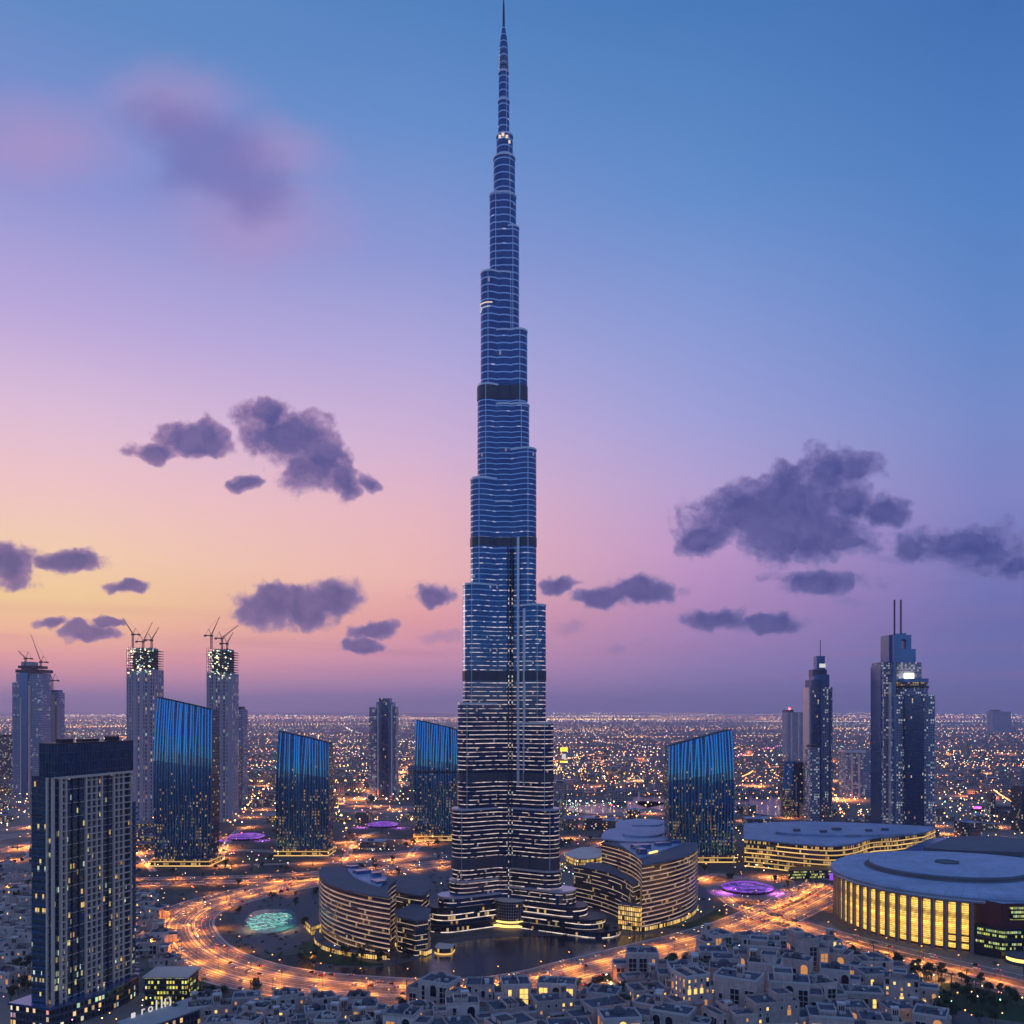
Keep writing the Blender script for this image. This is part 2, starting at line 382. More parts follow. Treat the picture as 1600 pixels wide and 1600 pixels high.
def ground_mat():
    m, t, p = newmat('ground')
    co = t.new('ShaderNodeTexCoord').outputs['Object']
    vo = t.new('ShaderNodeTexVoronoi'); t.put(vo.inputs['Vector'], co); vo.inputs['Scale'].default_value = 0.011
    r = t.sep(vo.outputs['Color'])
    n = t.noise(co, 0.02, 5, 0.65); n2 = t.noise(co, 0.0016, 4, 0.6); n3 = t.noise(co, 0.25, 3)
    base = t.ramp(r[0], [(0.0, (0.030, 0.036, 0.036)), (0.3, (0.045, 0.045, 0.048)), (0.5, (0.10, 0.088, 0.075)), (0.75, (0.06, 0.06, 0.062)), (1.0, (0.14, 0.12, 0.10))])
    base = t.mix(t.mr(n, 0.38, 0.62), base, (0.035, 0.045, 0.036))
    base = t.mix(t.mr(n2, 0.45, 0.62), base, (0.22, 0.19, 0.16))
    yy = t.sep(co)[1]; base = t.mix(t.mr(yy, 2500, 9000, 0.0, 0.75, True), base, t.mix(t.mr(n, 0.35, 0.65), (0.34, 0.28, 0.25), (0.16, 0.14, 0.13)))  # sand paler with distance, haze brightness put into the ground colour
    k = t.mr(n3, 0.3, 0.7, 0.7, 1.25)
    t.put(p.inputs['Base Color'], t.mix(1.0, base, t.xyz(k, k, k), 'MULTIPLY')); p.inputs['Roughness'].default_value = 0.9
    return m

M = {}
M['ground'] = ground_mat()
def stained(name, c):
    m, t, p = newmat(name); co = t.new('ShaderNodeTexCoord').outputs['Object']; oi = t.new('ShaderNodeObjectInfo').outputs['Random']
    q = t.vm('ADD', co, t.xyz(t.m('MULTIPLY', oi, 90.0), 0.0, 0.0))
    st = t.noise(t.vm('MULTIPLY', q, (1.1, 1.1, 0.10)), 1.0, 4, 0.65); bl = t.noise(q, 0.22, 4, 0.6); fl = t.noise(q, 1.6, 3, 0.6)
    k = t.m('MULTIPLY', t.m('MULTIPLY', t.mr(st, 0.35, 0.62, 0.72, 1.05), t.mr(bl, 0.3, 0.7, 0.80, 1.14)), t.m('MULTIPLY', t.mr(fl, 0.3, 0.7, 0.93, 1.06), t.mr(oi, 0.0, 1.0, 0.78, 1.12)))
    tint = t.mix(t.m('FRACT', t.m('MULTIPLY', oi, 7.3)), c, (c[0]*1.02, c[1]*0.92, c[2]*0.88))
    t.put(p.inputs['Base Color'], t.mix(1.0, tint, t.xyz(k, k, k), 'MULTIPLY')); p.inputs['Roughness'].default_value = 0.88; return m
M['asphalt'] = plain('asphalt', (0.10, 0.10, 0.105), 0.55, var=0.35, scale=0.05)
M['paint'] = plain('road_paint', (0.62, 0.62, 0.60), 0.6, var=0.1)
M['kerb'] = plain('kerb_stone', (0.42, 0.40, 0.38), 0.8)
M['paving'] = plain('paving', (0.20, 0.18, 0.165), 0.8, scale=0.08)
M['darkpave'] = plain('dark_paving', (0.075, 0.075, 0.085), 0.6, scale=0.06)
M['lawn'] = plain('lawn', (0.018, 0.05, 0.018), 0.9, scale=0.12, var=0.5)
M['water'] = wave_mat('lake_water', (0.006, 0.018, 0.032), 0.16, 0.06, 0.35)
M['poolwater'] = wave_mat('pool_water', (0.02, 0.16, 0.17), 0.08, 0.2, 0.4)
M['burj'] = burj_glass()
M['steel'] = plain('brushed_steel', (0.55, 0.57, 0.62), 0.28, 0.9, var=0.1)
M['palesteel'] = plain('pale_steel', (0.62, 0.60, 0.66), 0.35, 0.8, var=0.1)
M['louvre'] = facade('louvre', fh=40, ww=1.2, wall=(0.04, 0.045, 0.07), glass=(0.09, 0.10, 0.15), lit=0, mx=0.18, my=0.01, rough=0.4, metal=0.3)
M['concrete'] = plain('concrete', (0.42, 0.39, 0.41), 0.85, scale=0.06)
M['stone'] = plain('beige_stone', (0.72, 0.545, 0.455), 0.8, scale=0.08, var=0.2)
M['pier'] = plain('dark_pier', (0.20, 0.165, 0.19), 0.7, scale=0.08)
M['darkmetal'] = plain('dark_metal', (0.035, 0.04, 0.055), 0.4, 0.5)
M['rooflight'] = plain('pale_roof', (0.28, 0.36, 0.52), 0.6, scale=0.04, var=0.18)
def seamed(name, c, polar, a=8.0, b=11.0):
    m, t, p = newmat(name); co = t.new('ShaderNodeTexCoord').outputs['Object']; x, y, z = t.sep(co)
    if polar:
        r = t.m('SQRT', t.m('ADD', t.m('MULTIPLY', x, x), t.m('MULTIPLY', y, y))); an = t.m('ARCTAN2', y, x)
        g1, g2 = t.m('MULTIPLY', an, a), t.m('DIVIDE', r, b)
    else: g1, g2 = t.m('DIVIDE', x, a), t.m('DIVIDE', y, b)
    ln = t.m('MAXIMUM', t.m('LESS_THAN', t.m('FRACT', g1), 0.06), t.m('LESS_THAN', t.m('FRACT', g2), 0.06))
    w = t.new('ShaderNodeTexWhiteNoise', noise_dimensions='2D'); t.put(w.inputs['Vector'], t.xyz(t.m('FLOOR', g1), t.m('FLOOR', g2)))
    n = t.noise(co, 0.05, 5, 0.65); k = t.m('MULTIPLY', t.mr(n, 0.3, 0.7, 0.78, 1.12), t.mr(w.outputs[0], 0, 1, 0.90, 1.05))
    k = t.m('MULTIPLY', k, t.fm(ln, 1.0, 0.72))
    t.put(p.inputs['Base Color'], t.mix(1.0, c, t.xyz(k, k, k), 'MULTIPLY')); p.inputs['Roughness'].default_value = 0.5; p.inputs['Specular IOR Level'].default_value = 0.5; return m
M['rooflight'] = seamed('pale_roof', (0.28, 0.36, 0.52), False)
M['roofpolar'] = seamed('arena_roof', (0.30, 0.39, 0.56), True, 9.55, 12.0)
M['roofdark'] = plain('dark_roof', (0.10, 0.11, 0.14), 0.75, scale=0.06, var=0.35)
M['core'] = facade('core_glass', fh=3.9, ww=2.6, wall=(0.04, 0.05, 0.10), glass=(0.05, 0.09, 0.20), lit=0.36, ls=0.9, cols=COOL, mx=0.22, my=0.3, fade=(150, 560, 0.12), cluster=0.3)
M['hotelband'] = facade('hotel_bands', fh=3.9, ww=2.2, wall=(0.09, 0.07, 0.07), glass=(0.16, 0.13, 0.16), lit=0.05, ls=0.5, cols=GOLD, mx=0.06, my=0.16, rough=0.18,
                        line=(0.16, (1.0, 0.62, 0.40), 0.9, 9.0, 0.04))
M['hotelband2'] = facade('hotel_bands_dim', fh=3.9, ww=2.2, wall=(0.06, 0.06, 0.07), glass=(0.10, 0.14, 0.20), lit=0.04, ls=0.5, cols=GOLD, mx=0.06, my=0.16, rough=0.15,
                        line=(0.14, (1.0, 0.70, 0.52), 0.75, 13.0, 0.30))
M['podium'] = facade('podium_bands', fh=4.6, ww=2.4, wall=(0.05, 0.05, 0.06), glass=(0.07, 0.12, 0.20), lit=0.12, ls=0.8, cols=GOLD, mx=0.08, my=0.2, rough=0.15,
                        line=(0.17, (1.0, 0.78, 0.66), 1.3, 6.0, 0.10))
M['gold'] = facade('golden_glazing', fh=4.2, ww=2.0, wall=(0.10, 0.08, 0.06), glass=(0.25, 0.2, 0.12), lit=0.95, ls=1.3, cols=GOLD, mx=0.12, my=0.16, cluster=0.2)
M['goldmall'] = facade('golden_mall_glazing', fh=5.5, ww=2.3, wall=(0.14, 0.11, 0.08), glass=(0.2, 0.16, 0.12), lit=0.42, ls=0.8, cols=GOLD, mx=0.12, my=0.3, cluster=0.8,
                        line=(0.24, (1.0, 0.58, 0.16), 1.35, 40.0, 0.03))
M['goldglow'] = glow('golden_light', (1.0, 0.62, 0.16), 2.2)
M['warmglow'] = glow('warm_light', (1.0, 0.66, 0.34), 6.0)
M['arenaglass'] = facade('arena_glazing', fh=1.55, ww=60, wall=(0.50, 0.22, 0.05), glass=(0.4, 0.25, 0.1), lit=1.0, ls=2.3, cols=[(0, (1.0, 0.50, 0.06)), (0.5, (1.0, 0.58, 0.09)), (1, (1.0, 0.66, 0.16))], mx=0.0, my=0.16, cluster=0.0, metal=0.1)
M['maroon'] = facade('maroon_cladding', fh=30, ww=0.9, wall=(0.05, 0.012, 0.016), glass=(0.10, 0.024, 0.03), lit=0, mx=0.1, my=0.0, metal=0.0, rough=0.5)
M['greenlit'] = facade('green_lit_glazing', fh=3.2, ww=1.6, wall=(0.02, 0.03, 0.03), glass=(0.03, 0.06, 0.07), lit=0.72, ls=1.0, cols=[(0, (0.75, 0.85, 0.12)), (0.4, (0.95, 0.85, 0.2)), (0.7, (0.45, 0.8, 0.35)), (1.0, (0.9, 1.0, 0.7))], mx=0.12, my=0.3, cluster=0.6)
M['bluetower'] = facade('blue_tower_glass', fh=4.0, ww=1.9, wall=(0.03, 0.08, 0.18), glass=(0.03, 0.12, 0.30), lit=0.34, ls=0.55, cols=GOLD, mx=0.20, my=0.26, rough=0.05, metal=0.95, fade=(10, 122, 0.0), cluster=1.0, wall_metal=0.7, wall_rough=0.25)
M['blueside'] = facade('blue_tower_side', fh=4.0, ww=2.4, wall=(0.025, 0.04, 0.07), glass=(0.05, 0.10, 0.18), lit=0.05, ls=0.7, mx=0.1, my=0.2, rough=0.15)
M['bluefin'] = plain('blue_fin_metal', (0.11, 0.46, 0.76), 0.08, 0.95, var=0.08)
M['resglass'] = facade('residence_glass', fh=4.3, ww=1.7, wall=(0.06, 0.08, 0.10), glass=(0.08, 0.22, 0.38), lit=0.15, ls=0.9, cols=[(0, (1.0, 0.55, 0.12)), (0.4, (1.0, 0.72, 0.2)), (0.7, (0.95, 0.9, 0.4)), (1.0, (0.7, 0.95, 0.9))], mx=0.08, my=0.18, rough=0.16, fade=(5, 120, 0.22), cluster=0.9)
M['rescrown'] = facade('residence_crown', fh=6.0, ww=2.3, wall=(0.03, 0.06, 0.11), glass=(0.05, 0.14, 0.27), lit=0.0, mx=0.09, my=0.05, rough=0.15)
M['frame_tower'] = facade('unfinished_tower', fh=6.4, ww=4.2, wall=(0.46, 0.39, 0.47), glass=(0.06, 0.07, 0.13), lit=0.16, ls=0.55, cols=WARM, mx=0.24, my=0.2, rough=0.3, metal=0.4, cluster=0.7, vgroup=3)
M['mist_tower'] = facade('blue_grey_tower', fh=4.0, ww=3.0, wall=(0.30, 0.31, 0.42), glass=(0.15, 0.24, 0.42), lit=0.06, ls=0.5, cols=COOL, mx=0.2, my=0.22, rough=0.2, metal=0.7, cluster=0.8)
M['spire_wall'] = facade('spire_tower_wall', fh=3.9, ww=3.2, wall=(0.26, 0.27, 0.37), glass=(0.07, 0.13, 0.26), lit=0.26, ls=0.6, cols=COOL, mx=0.2, my=0.3, rough=0.2, metal=0.6, cluster=0.5)
M['spire_blue'] = plain('blue_cladding', (0.10, 0.20, 0.42), 0.22, 0.75, var=0.15, scale=0.03)
M['spire_glass'] = facade('dark_blue_curtain', fh=4.0, ww=1.8, wall=(0.05, 0.08, 0.14), glass=(0.07, 0.14, 0.30), lit=0.008, ls=0.8, mx=0.06, my=0.05, rough=0.14, metal=0.85)
M['lowwall'] = [facade('low_block_wall_' + k, fh=3.6, ww=3.4, wall=w, glass=(0.05, 0.07, 0.11), lit=l*.6, ls=0.7, cols=c, mx=0.2, my=0.3, cluster=0.8) for k, w, l, c in
    (('sand', (0.26, 0.22, 0.19), 0.30, WARM), ('grey', (0.16, 0.16, 0.18), 0.42, WARM), ('dark', (0.07, 0.075, 0.09), 0.36, COOL), ('gold', (0.20, 0.16, 0.12), 0.6, GOLD))]
M['citywall'] = facade('far_city_wall', fh=4, ww=5, wall=(0.36, 0.31, 0.29), glass=(0.05, 0.06, 0.09), lit=0.07, ls=0.6, cols=WARM, mx=0.2, my=0.3, cluster=0.7)
M['housewall'] = stained('house_render', (0.58, 0.47, 0.44))
M['housewall2'] = stained('house_render_pale', (0.68, 0.57, 0.54))
M['houseroof'] = plain('house_roof', (0.075, 0.085, 0.12), 0.8, scale=0.15, var=0.4)
M['trim'] = plain('house_trim', (0.55, 0.51, 0.50), 0.75, var=0.1)
M['pane'] = plain('dark_pane', (0.012, 0.018, 0.03), 0.12, 0.0, var=0.1, spec=0.8)
M['litpane'] = glow('lit_pane', (1.0, 0.58, 0.13), 1.5)
M['dimpane'] = glow('dim_lit_pane', (1.0, 0.42, 0.12), 0.6)
M['timber'] = plain('timber', (0.10, 0.06, 0.04), 0.8)
M['bark'] = plain('bark', (0.09, 0.065, 0.045), 0.9)
M['leaf'] = plain('leaves', (0.035, 0.065, 0.028), 0.7, scale=0.6, var=0.5)
M['leaf2'] = plain('palm_leaves', (0.045, 0.075, 0.035), 0.65, scale=0.6, var=0.5)
M['lamp'] = glow('lamp_head', (1.0, 0.42, 0.10), 3.0)
M['softglow'] = glow('soft_warm_light', (1.0, 0.78, 0.62), 0.9)
M['lampw'] = glow('lamp_head_white', (1.0, 0.86, 0.68), 6.0)
M['tail'] = glow('tail_light', (1.0, 0.06, 0.03), 4.0)
M['head'] = glow('head_light', (1.0, 0.80, 0.55), 4.0)
M['carpaint'] = [plain('car_paint_' + k, c, 0.25, 0.2, var=0.05) for k, c in (('white', (0.7, 0.7, 0.7)), ('silver', (0.4, 0.41, 0.43)), ('black', (0.02, 0.02, 0.022)), ('red', (0.25, 0.02, 0.02)))]
M['tyre'] = plain('tyre', (0.015, 0.015, 0.015), 0.9)
M['purple'] = glow('purple_light', (0.42, 0.10, 1.0), 0.8)
M['magenta'] = glow('magenta_light', (0.9, 0.10, 0.9), 3.0)
M['teal'] = glow('teal_light', (0.28, 0.90, 0.80), 0.62)
M['teal2'] = glow('pale_teal_light', (0.55, 1.0, 0.9), 0.75)
M['greenw'] = glow('site_light', (0.62, 1.0, 0.72), 1.6)
M['redlight'] = glow('red_beacon', (1.0, 0.08, 0.08), 10.0)
M['signwhite'] = glow('sign_white', (0.95, 0.90, 0.90), 0.75)
M['signyellow'] = glow('sign_yellow', (1.0, 0.78, 0.03), 2.0)
M['crane'] = plain('crane_steel', (0.20, 0.12, 0.10), 0.6, 0.3)
CITY = [glow('city_light_' + k, c, s) for k, c, s in (('amber', (1.0, 0.34, 0.09), 8.0), ('gold', (1.0, 0.58, 0.20), 7.5), ('white', (1.0, 0.78, 0.64), 7.0), ('green', (0.38, 1.0, 0.55), 5.0), ('red', (1.0, 0.12, 0.10), 6.0), ('pink', (1.0, 0.24, 0.55), 6.0))]
# ================================================================== SETTING
rng = random.Random(7)
mb = MB(); mb.lathe(0, 800, [(0.01, 0)] + [(r, 0) for r in (250, 500, 1000, 2000, 5000, 15000, 60000)], 64)
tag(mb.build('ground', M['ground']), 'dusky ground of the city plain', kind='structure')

def sheet(name, poly, z, mat, kind='structure', h=0.04):
    m = MB(); m.prism(poly, z - h, z, 0); o = m.build(name, mat); return tag(o, kind=kind)
def area(pp): return sum(a[0]*b[1] - b[0]*a[1] for a, b in zip(pp, pp[1:] + pp[:1])) / 2
def ccw(pp): return pp if area(pp) > 0 else pp[::-1]
def gpoly(px, n=5): return ccw(spline([G(*p) for p in px] + [G(*px[0])], n)[:-1])

ROADS = []
def road(pts, width, lanes, name='highway', z=0.16, raw=False):
    line = spline([p if raw else G(*p) for p in pts], 10)
    if math.hypot(line[0][0], line[0][1]) > 3000: pass
    def rib(m, off, w, zz, h=0.0):
        a, b = offset(line, off - w/2), offset(line, off + w/2); s = 0
        for i in range(len(line) - 1):
            m.face([(*a[i], zz), (*a[i+1], zz), (*b[i+1], zz), (*b[i], zz)])
            if h:
                m.face([(*a[i], zz-h), (*a[i+1], zz-h), (*a[i+1], zz), (*a[i], zz)]); m.face([(*b[i+1], zz-h), (*b[i], zz-h), (*b[i], zz), (*b[i+1], zz)])
    m = MB(); rib(m, 0, width, z, 0.12); tag(m.build(name, M['asphalt']), 'dark asphalt carriageway', kind='structure')
    m = MB()
    for sgn in (-1, 1): rib(m, sgn * (width/2 + 0.45), 0.9, z + 0.13, 0.26)
    tag(m.build('kerb', M['kerb']), 'pale kerb along the carriageway', kind='structure')
    m = MB()
    for sgn in (-1, 1): rib(m, sgn * (width/2 - 0.8), 0.7, z + 0.05)  # edge lines broadened to imitate streaks of traffic light
    for k in range(1, lanes):
        off = -width/2 + width*k/lanes
        if k % 2 == 0: rib(m, off, 0.42, z + 0.05); continue  # solid lane line that doubles as a light streak
        l2 = offset(line, off)
        for (x, y, a) in walk(l2, 9.0):
            c, s = math.cos(a), math.sin(a); L, w = 2.4, 0.17
            m.face([(x - c*L + s*w, y - s*L - c*w, z+.05), (x + c*L + s*w, y + s*L - c*w, z+.05), (x + c*L - s*w, y + s*L + c*w, z+.05), (x - c*L - s*w, y - s*L + c*w, z+.05)])
    tag(m.build('streak_markings', M['paint']), 'white lane markings', kind='structure')
    ROADS.append((line, width, lanes))
    return line
def ring_part(off): return offset(spline([G(*p) for p in RING], 4), off)
RING = [(560,1371),(500,1376),(430,1388),(370,1402),(315,1418),(285,1440),(290,1468),(320,1495),(380,1518),(440,1531),(510,1540),(640,1548),(760,1546),(850,1532),(910,1516),(1000,1493),(1090,1470),(1165,1446),(1215,1424),(1262,1402),(1300,1382)]
for off in (-23, -2, 19): road(ring_part(off), 17.5, 5, raw=True)
road([(700,1352),(600,1362),(520,1370),(420,1376),(300,1380),(200,1384),(60,1392),(-60,1402)], 20, 6)
road([(700,1345),(600,1355),(500,1363),(400,1369),(300,1372),(200,1374),(60,1380),(-60,1388)], 14, 4)
road([(1195,1436),(1235,1448),(1290,1466),(1360,1487),(1450,1510),(1540,1534),(1660,1566)], 17, 5)
road([(1205,1428),(1245,1440),(1300,1456),(1370,1474),(1450,1494),(1540,1515),(1660,1542)], 13, 4)
road([(1130,1402),(1150,1416),(1185,1424),(1225,1416),(1262,1398),(1290,1380)], 11, 3)
FAR = [([(-80,1322),(0,1309),(60,1302),(140,1296),(230,1290),(330,1281),(430,1271),(520,1266),(640,1271),(760,1276),(880,1277),(1050,1268),(1150,1275)], 44),
       ([(-80,1300),(10,1296),(70,1288),(200,1276),(330,1270),(430,1262),(520,1256),(600,1262),(660,1268)], 30),
       ([(-60,1345),(0,1330),(50,1318),(110,1302),(160,1290)], 22), ([(-60,1318),(10,1322),(50,1330),(40,1342),(-30,1350)], 16),
       ([(505,1240),(530,1252),(580,1258),(660,1262)], 30), ([(1160,1228),(1230,1222),(1330,1218),(1460,1211),(1640,1203)], 60),
       ([(1150,1204),(1240,1196),(1320,1192)], 50), ([(1450,1302),(1510,1300),(1560,1308),(1660,1322)], 30), ([(1440,1290),(1520,1288),(1640,1300)], 22),
       ([(870,1292),(930,1288),(1050,1282)], 16), ([(1150,1284),(1210,1276),(1270,1284)], 18), ([(330,1328),(420,1330),(520,1338),(660,1330)], 16)]
FAR += [([(-60,1190),(200,1182),(420,1188),(700,1180)], 40), ([(860,1195),(1000,1188),(1160,1180),(1400,1184),(1640,1176)], 40), ([(880,1240),(960,1226),(1050,1212)], 24), ([(1300,1250),(1400,1240),(1500,1246),(1640,1238)], 26), ([(560,1250),(600,1225),(640,1200),(690,1185)], 22), ([(-40,1258),(100,1248),(190,1240),(330,1232),(430,1228)], 26),
        ([(215,1348),(330,1353),(440,1350),(560,1347),(700,1336)], 9), ([(535,1346),(548,1328),(566,1308),(590,1300)], 8), ([(640,1340),(655,1322),(700,1312)], 8), ([(885,1336),(930,1322),(985,1300),(1046,1296)], 8),
        ([(1092,1378),(1120,1366),(1165,1372),(1240,1368),(1300,1374)], 9), ([(345,1346),(352,1322),(372,1298),(400,1290)], 8), ([(520,1318),(600,1312),(660,1316)], 7), ([(215,1330),(240,1362)], 7), ([(870,1310),(940,1310),(1046,1318)], 7)]
for pts, w in FAR: road(pts, w, max(3, int(w/5)))

LAKE = [(652,1500),(690,1478),(770,1466),(880,1462),(985,1462),(1075,1455),(1118,1455),(1095,1463),(1000,1482),(905,1505),(845,1522),(760,1534),(660,1536),(560,1526),(520,1512),(590,1512)]
sheet('lake', gpoly(LAKE), 0.10, M['water'])
sheet('lake_bank', gpoly([(640,1498),(690,1470),(770,1458),(880,1454),(1000,1455),(1110,1446),(1140,1448),(1100,1469),(1000,1488),(905,1511),(845,1528),(760,1540),(650,1541),(545,1531),(490,1510),(520,1498)]), 0.05, M['darkpave'])
sheet('lawn', gpoly([(470,1470),(500,1478),(560,1500),(600,1508),(520,1508),(480,1495)]), 0.08, M['lawn'])
sheet('lawn', gpoly([(1030,1450),(1080,1440),(1125,1420),(1130,1436),(1090,1450)]), 0.08, M['lawn'])
sheet('lawn', gpoly([(1470,1535),(1530,1545),(1640,1575),(1640,1600),(1520,1585),(1470,1560)]), 0.08, M['lawn'])
sheet('pavement', gpoly([(365,1430),(400,1405),(470,1395),(500,1400),(500,1440),(480,1470),(420,1490),(380,1470)]), 0.05, M['darkpave'])
sheet('canal_water', gpoly([(985,1238),(1100,1234),(1220,1238),(1232,1272),(1160,1270),(1010,1262)]), 0.10, M['water'])
sheet('canal_water', gpoly([(870,1262),(985,1252),(1040,1256),(940,1272)]), 0.10, M['water'])
sheet('pavement', gpoly([(1100,1385),(1150,1372),(1230,1372),(1240,1392),(1180,1408),(1120,1402)]), 0.06, M['paving'])
sheet('pavement', gpoly([(1275,1448),(1290,1440),(1330,1462),(1420,1490),(1500,1505),(1640,1512),(1640,1528),(1500,1502),(1400,1482),(1320,1458)]), 0.06, M['paving'])
sheet('pavement', gpoly([(700,1430),(780,1455),(990,1458),(1100,1435),(1090,1350),(900,1330),(700,1330),(500,1355),(490,1440),(560,1500),(640,1490)]), 0.03, M['darkpave'])
sheet('pavement', gpoly([(1100,1470),(1180,1425),(1310,1450),(1480,1520),(1480,1620),(640,1620),(640,1545),(900,1532)]), 0.04, M['darkpave'])
sheet('pavement', gpoly([(-60,1350),(70,1350),(100,1500),(300,1560),(640,1562),(640,1620),(-60,1620)]), 0.04, M['paving'])

# ================================================================== THE GREAT TOWER
BX, BY = W(787, 830), 830.0
SC = F / BY
bt = thing('skyscraper', 'tallest skyscraper, stepped blue glass tower tapering to a needle spire in the centre', 'skyscraper', (BX, BY, 0))
def capsule(dx, dy, r, w, n=9, back=0.0):
    nx, ny = -dy, dx; h = w / 2; a0 = math.atan2(dy, dx)
    pts = [(BX - dx*back - nx*h, BY - dy*back - ny*h)]
    for k in range(n + 1):
        a = a0 - math.pi/2 + math.pi * k / n
        pts.append((BX + dx*r + h*math.cos(a), BY + dy*r + h*math.sin(a)))
    pts.append((BX - dx*back + nx*h, BY - dy*back + ny*h))
    return pts
def circle(r, n=28, cx=BX, cy_=BY): return [(cx + r*math.cos(2*math.pi*k/n), cy_ + r*math.sin(2*math.pi*k/n)) for k in range(n)]
def solve_r(px_off, w, sx):
    lo, hi = 0.0, 160.0
    for _ in range(40):
        r = (lo + hi) / 2; X = r*0.866 + w/2
        if (BX + sx*X) * F / (BY - r*0.5) * sx + 0 < (787 + sx*px_off - 800) * sx: lo = r
        else: hi = r
    return r
MECH = [(610, 632), (845, 858), (1050, 1065), (1205, 1218), (1333, 1350)]
mech = [(Zh(b, BY), Zh(a, BY)) for a, b in MECH]
def tier(poly_f, z0, z1, nosebits=True, mat='burj'):
    m = MB(); m.prism(poly_f(0), z0, z1, 0, 1); tr = m.build('tier', [M[mat], M['roofdark'] if mat == 'burj' else M['darkmetal']], bt)
    m = MB(); m.prism(poly_f(0.35), z1 - 0.6, z1 + 1.1, 0); m.build('parapet', M['palesteel'] if mat == 'burj' else M['darkmetal'], tr)
    for a, b in mech:
        if a > z0 and b < z1 + 2:
            m = MB(); m.prism(poly_f(0.4), a, min(b, z1 - 0.7), 0, 0, True); m.build('mechanical_band', M['louvre'], tr)
    if z1 - z0 > 20:                  # slim bright fins up the rounded nose
        p = poly_f(0.25)
        for q in (p[3], p[-4]): m = MB(); m.box(q[0], q[1], z0, z1 + 1.6, 0.5, 0.5); m.build('fin', M['palesteel'], tr)
left = [(765,310,14),(751,435,17),(746,610,19),(735,755,20),(723,918,21),(715,1100,22),(706,1260,23),(702,1368,24),(684,1390,27),(671,1405,31),(662,1428,40)]
right = [(805,325,13),(811,362,14),(824,525,17),(827,640,18),(838,710,19),(853,950,20),(865,1130,21),(874,1260,22),(878,1352,24),(900,1380,27),(918,1402,31),(946,1416,35),(970,1430,42)]
for lst, sx in ((left, -1), (right, 1)):
    dx, dy = sx * 0.866, -0.5
    rs = [solve_r(abs(x - 787), w, sx) for x, y, w in lst]
    for i, (x, y, w) in enumerate(lst):
        z1 = Zh(y, BY); z0 = 0 if i == len(lst) - 1 else Zh(lst[i+1][1], BY) - 1.0
        r = rs[i]
        low = y > 1395
        tier(lambda g, r=r, w=w: capsule(dx, dy, r, w + 2*g), max(0, z0), z1, mat='podium' if low else 'burj')
for i, (r, w, y) in enumerate([(16, 16, 390), (24, 18, 570), (34, 20, 820), (44, 22, 1030), (54, 24, 1230), (70, 28, 1395)]):
    ys = [390, 570, 820, 1030, 1230, 1395]
    z0 = Zh(ys[i+1], BY) - 1 if i < 5 else 0
    tier(lambda g, r=r, w=w: capsule(0, 1, r, w + 2*g), z0, Zh(y, BY))
core = [(17.2, 790, 1460), (16.4, 640, 790), (14.8, 525, 640), (13.0, 435, 525), (11.2, 310, 435), (10.0, 250, 310), (7.6, 215, 250), (5.2, 160, 215), (4.6, 115, 160)]
for r, yt, yb in core:
    cx = BX + {310: .4, 250: .6, 215: .9, 160: 0, 115: 0}.get(yt, 0) * 1.0
    tier(lambda g, r=r, cx=cx: circle(r + g, 24, cx), max(0, Zh(yb, BY) - 1.0), Zh(yt, BY), mat='burj')
# recessed core strip with its column of lit windows, on the camera side of the notch
for ox, w_, zt in ((4.4, 1.3, Zh(860, BY)), (7.6, 1.3, Zh(862, BY))):
    m = MB(); m.box(BX + ox, BY - math.sqrt(17.2**2 - ox*ox) - 0.6, 20, zt, w_, 3.0); m.build('core_strip', M['core'], bt)
for sx, zt in ((0.66, Zh(845, BY)), (0.98, Zh(955, BY))):
    m = MB(); m.box(BX + 17*sx + 2.0, BY - 16.0 - 6*sx, Zh(1225, BY), zt, 2.2, 2.2); m.build('reflection_bar', M['palesteel'], bt)  # bars added to imitate the wing side mirroring the sunset
# spire
m = MB(); m.lathe(BX, BY, [(4.2, Zh(116, BY)), (4.0, Zh(75, BY)), (2.9, Zh(58, BY)), (1.6, Zh(45, BY)), (1.1, Zh(38, BY))], 10); m.build('spire_shaft', M['burj'], bt)
m = MB()
for k in range(12):
    z = Zh(116 - k*5.6, BY); r = 4.6 - 0.12*k if k < 8 else 3.6 - 0.55*(k-7)
    m.lathe(BX, BY, [(r, z), (r + .35, z + .5), (r, z + 1.0)], 12)
m.build('spire_ring', M['palesteel'], bt)
m = MB(); m.lathe(BX, BY, [(1.1, Zh(40, BY)), (0.9, Zh(12, BY)), (0.35, Zh(-4, BY)), (0.02, Zh(-9, BY))], 8); m.build('spire_needle', M['darkmetal'], bt)
for px_, py_, w_ in ((781,221,2.2),(786,219,2.6),(792,222,2.2),(796,229,1.8)):
    m = MB(); zz = Zh(py_, BY); rr = 8.2; ox = (px_ - 788) / SC
    m.box(BX + .6 + ox, BY - math.sqrt(max(rr*rr - ox*ox, .1)) - .3, zz - 1.4, zz + 1.4, w_, 0.5); m.build('crown_light', M['softglow'], bt)
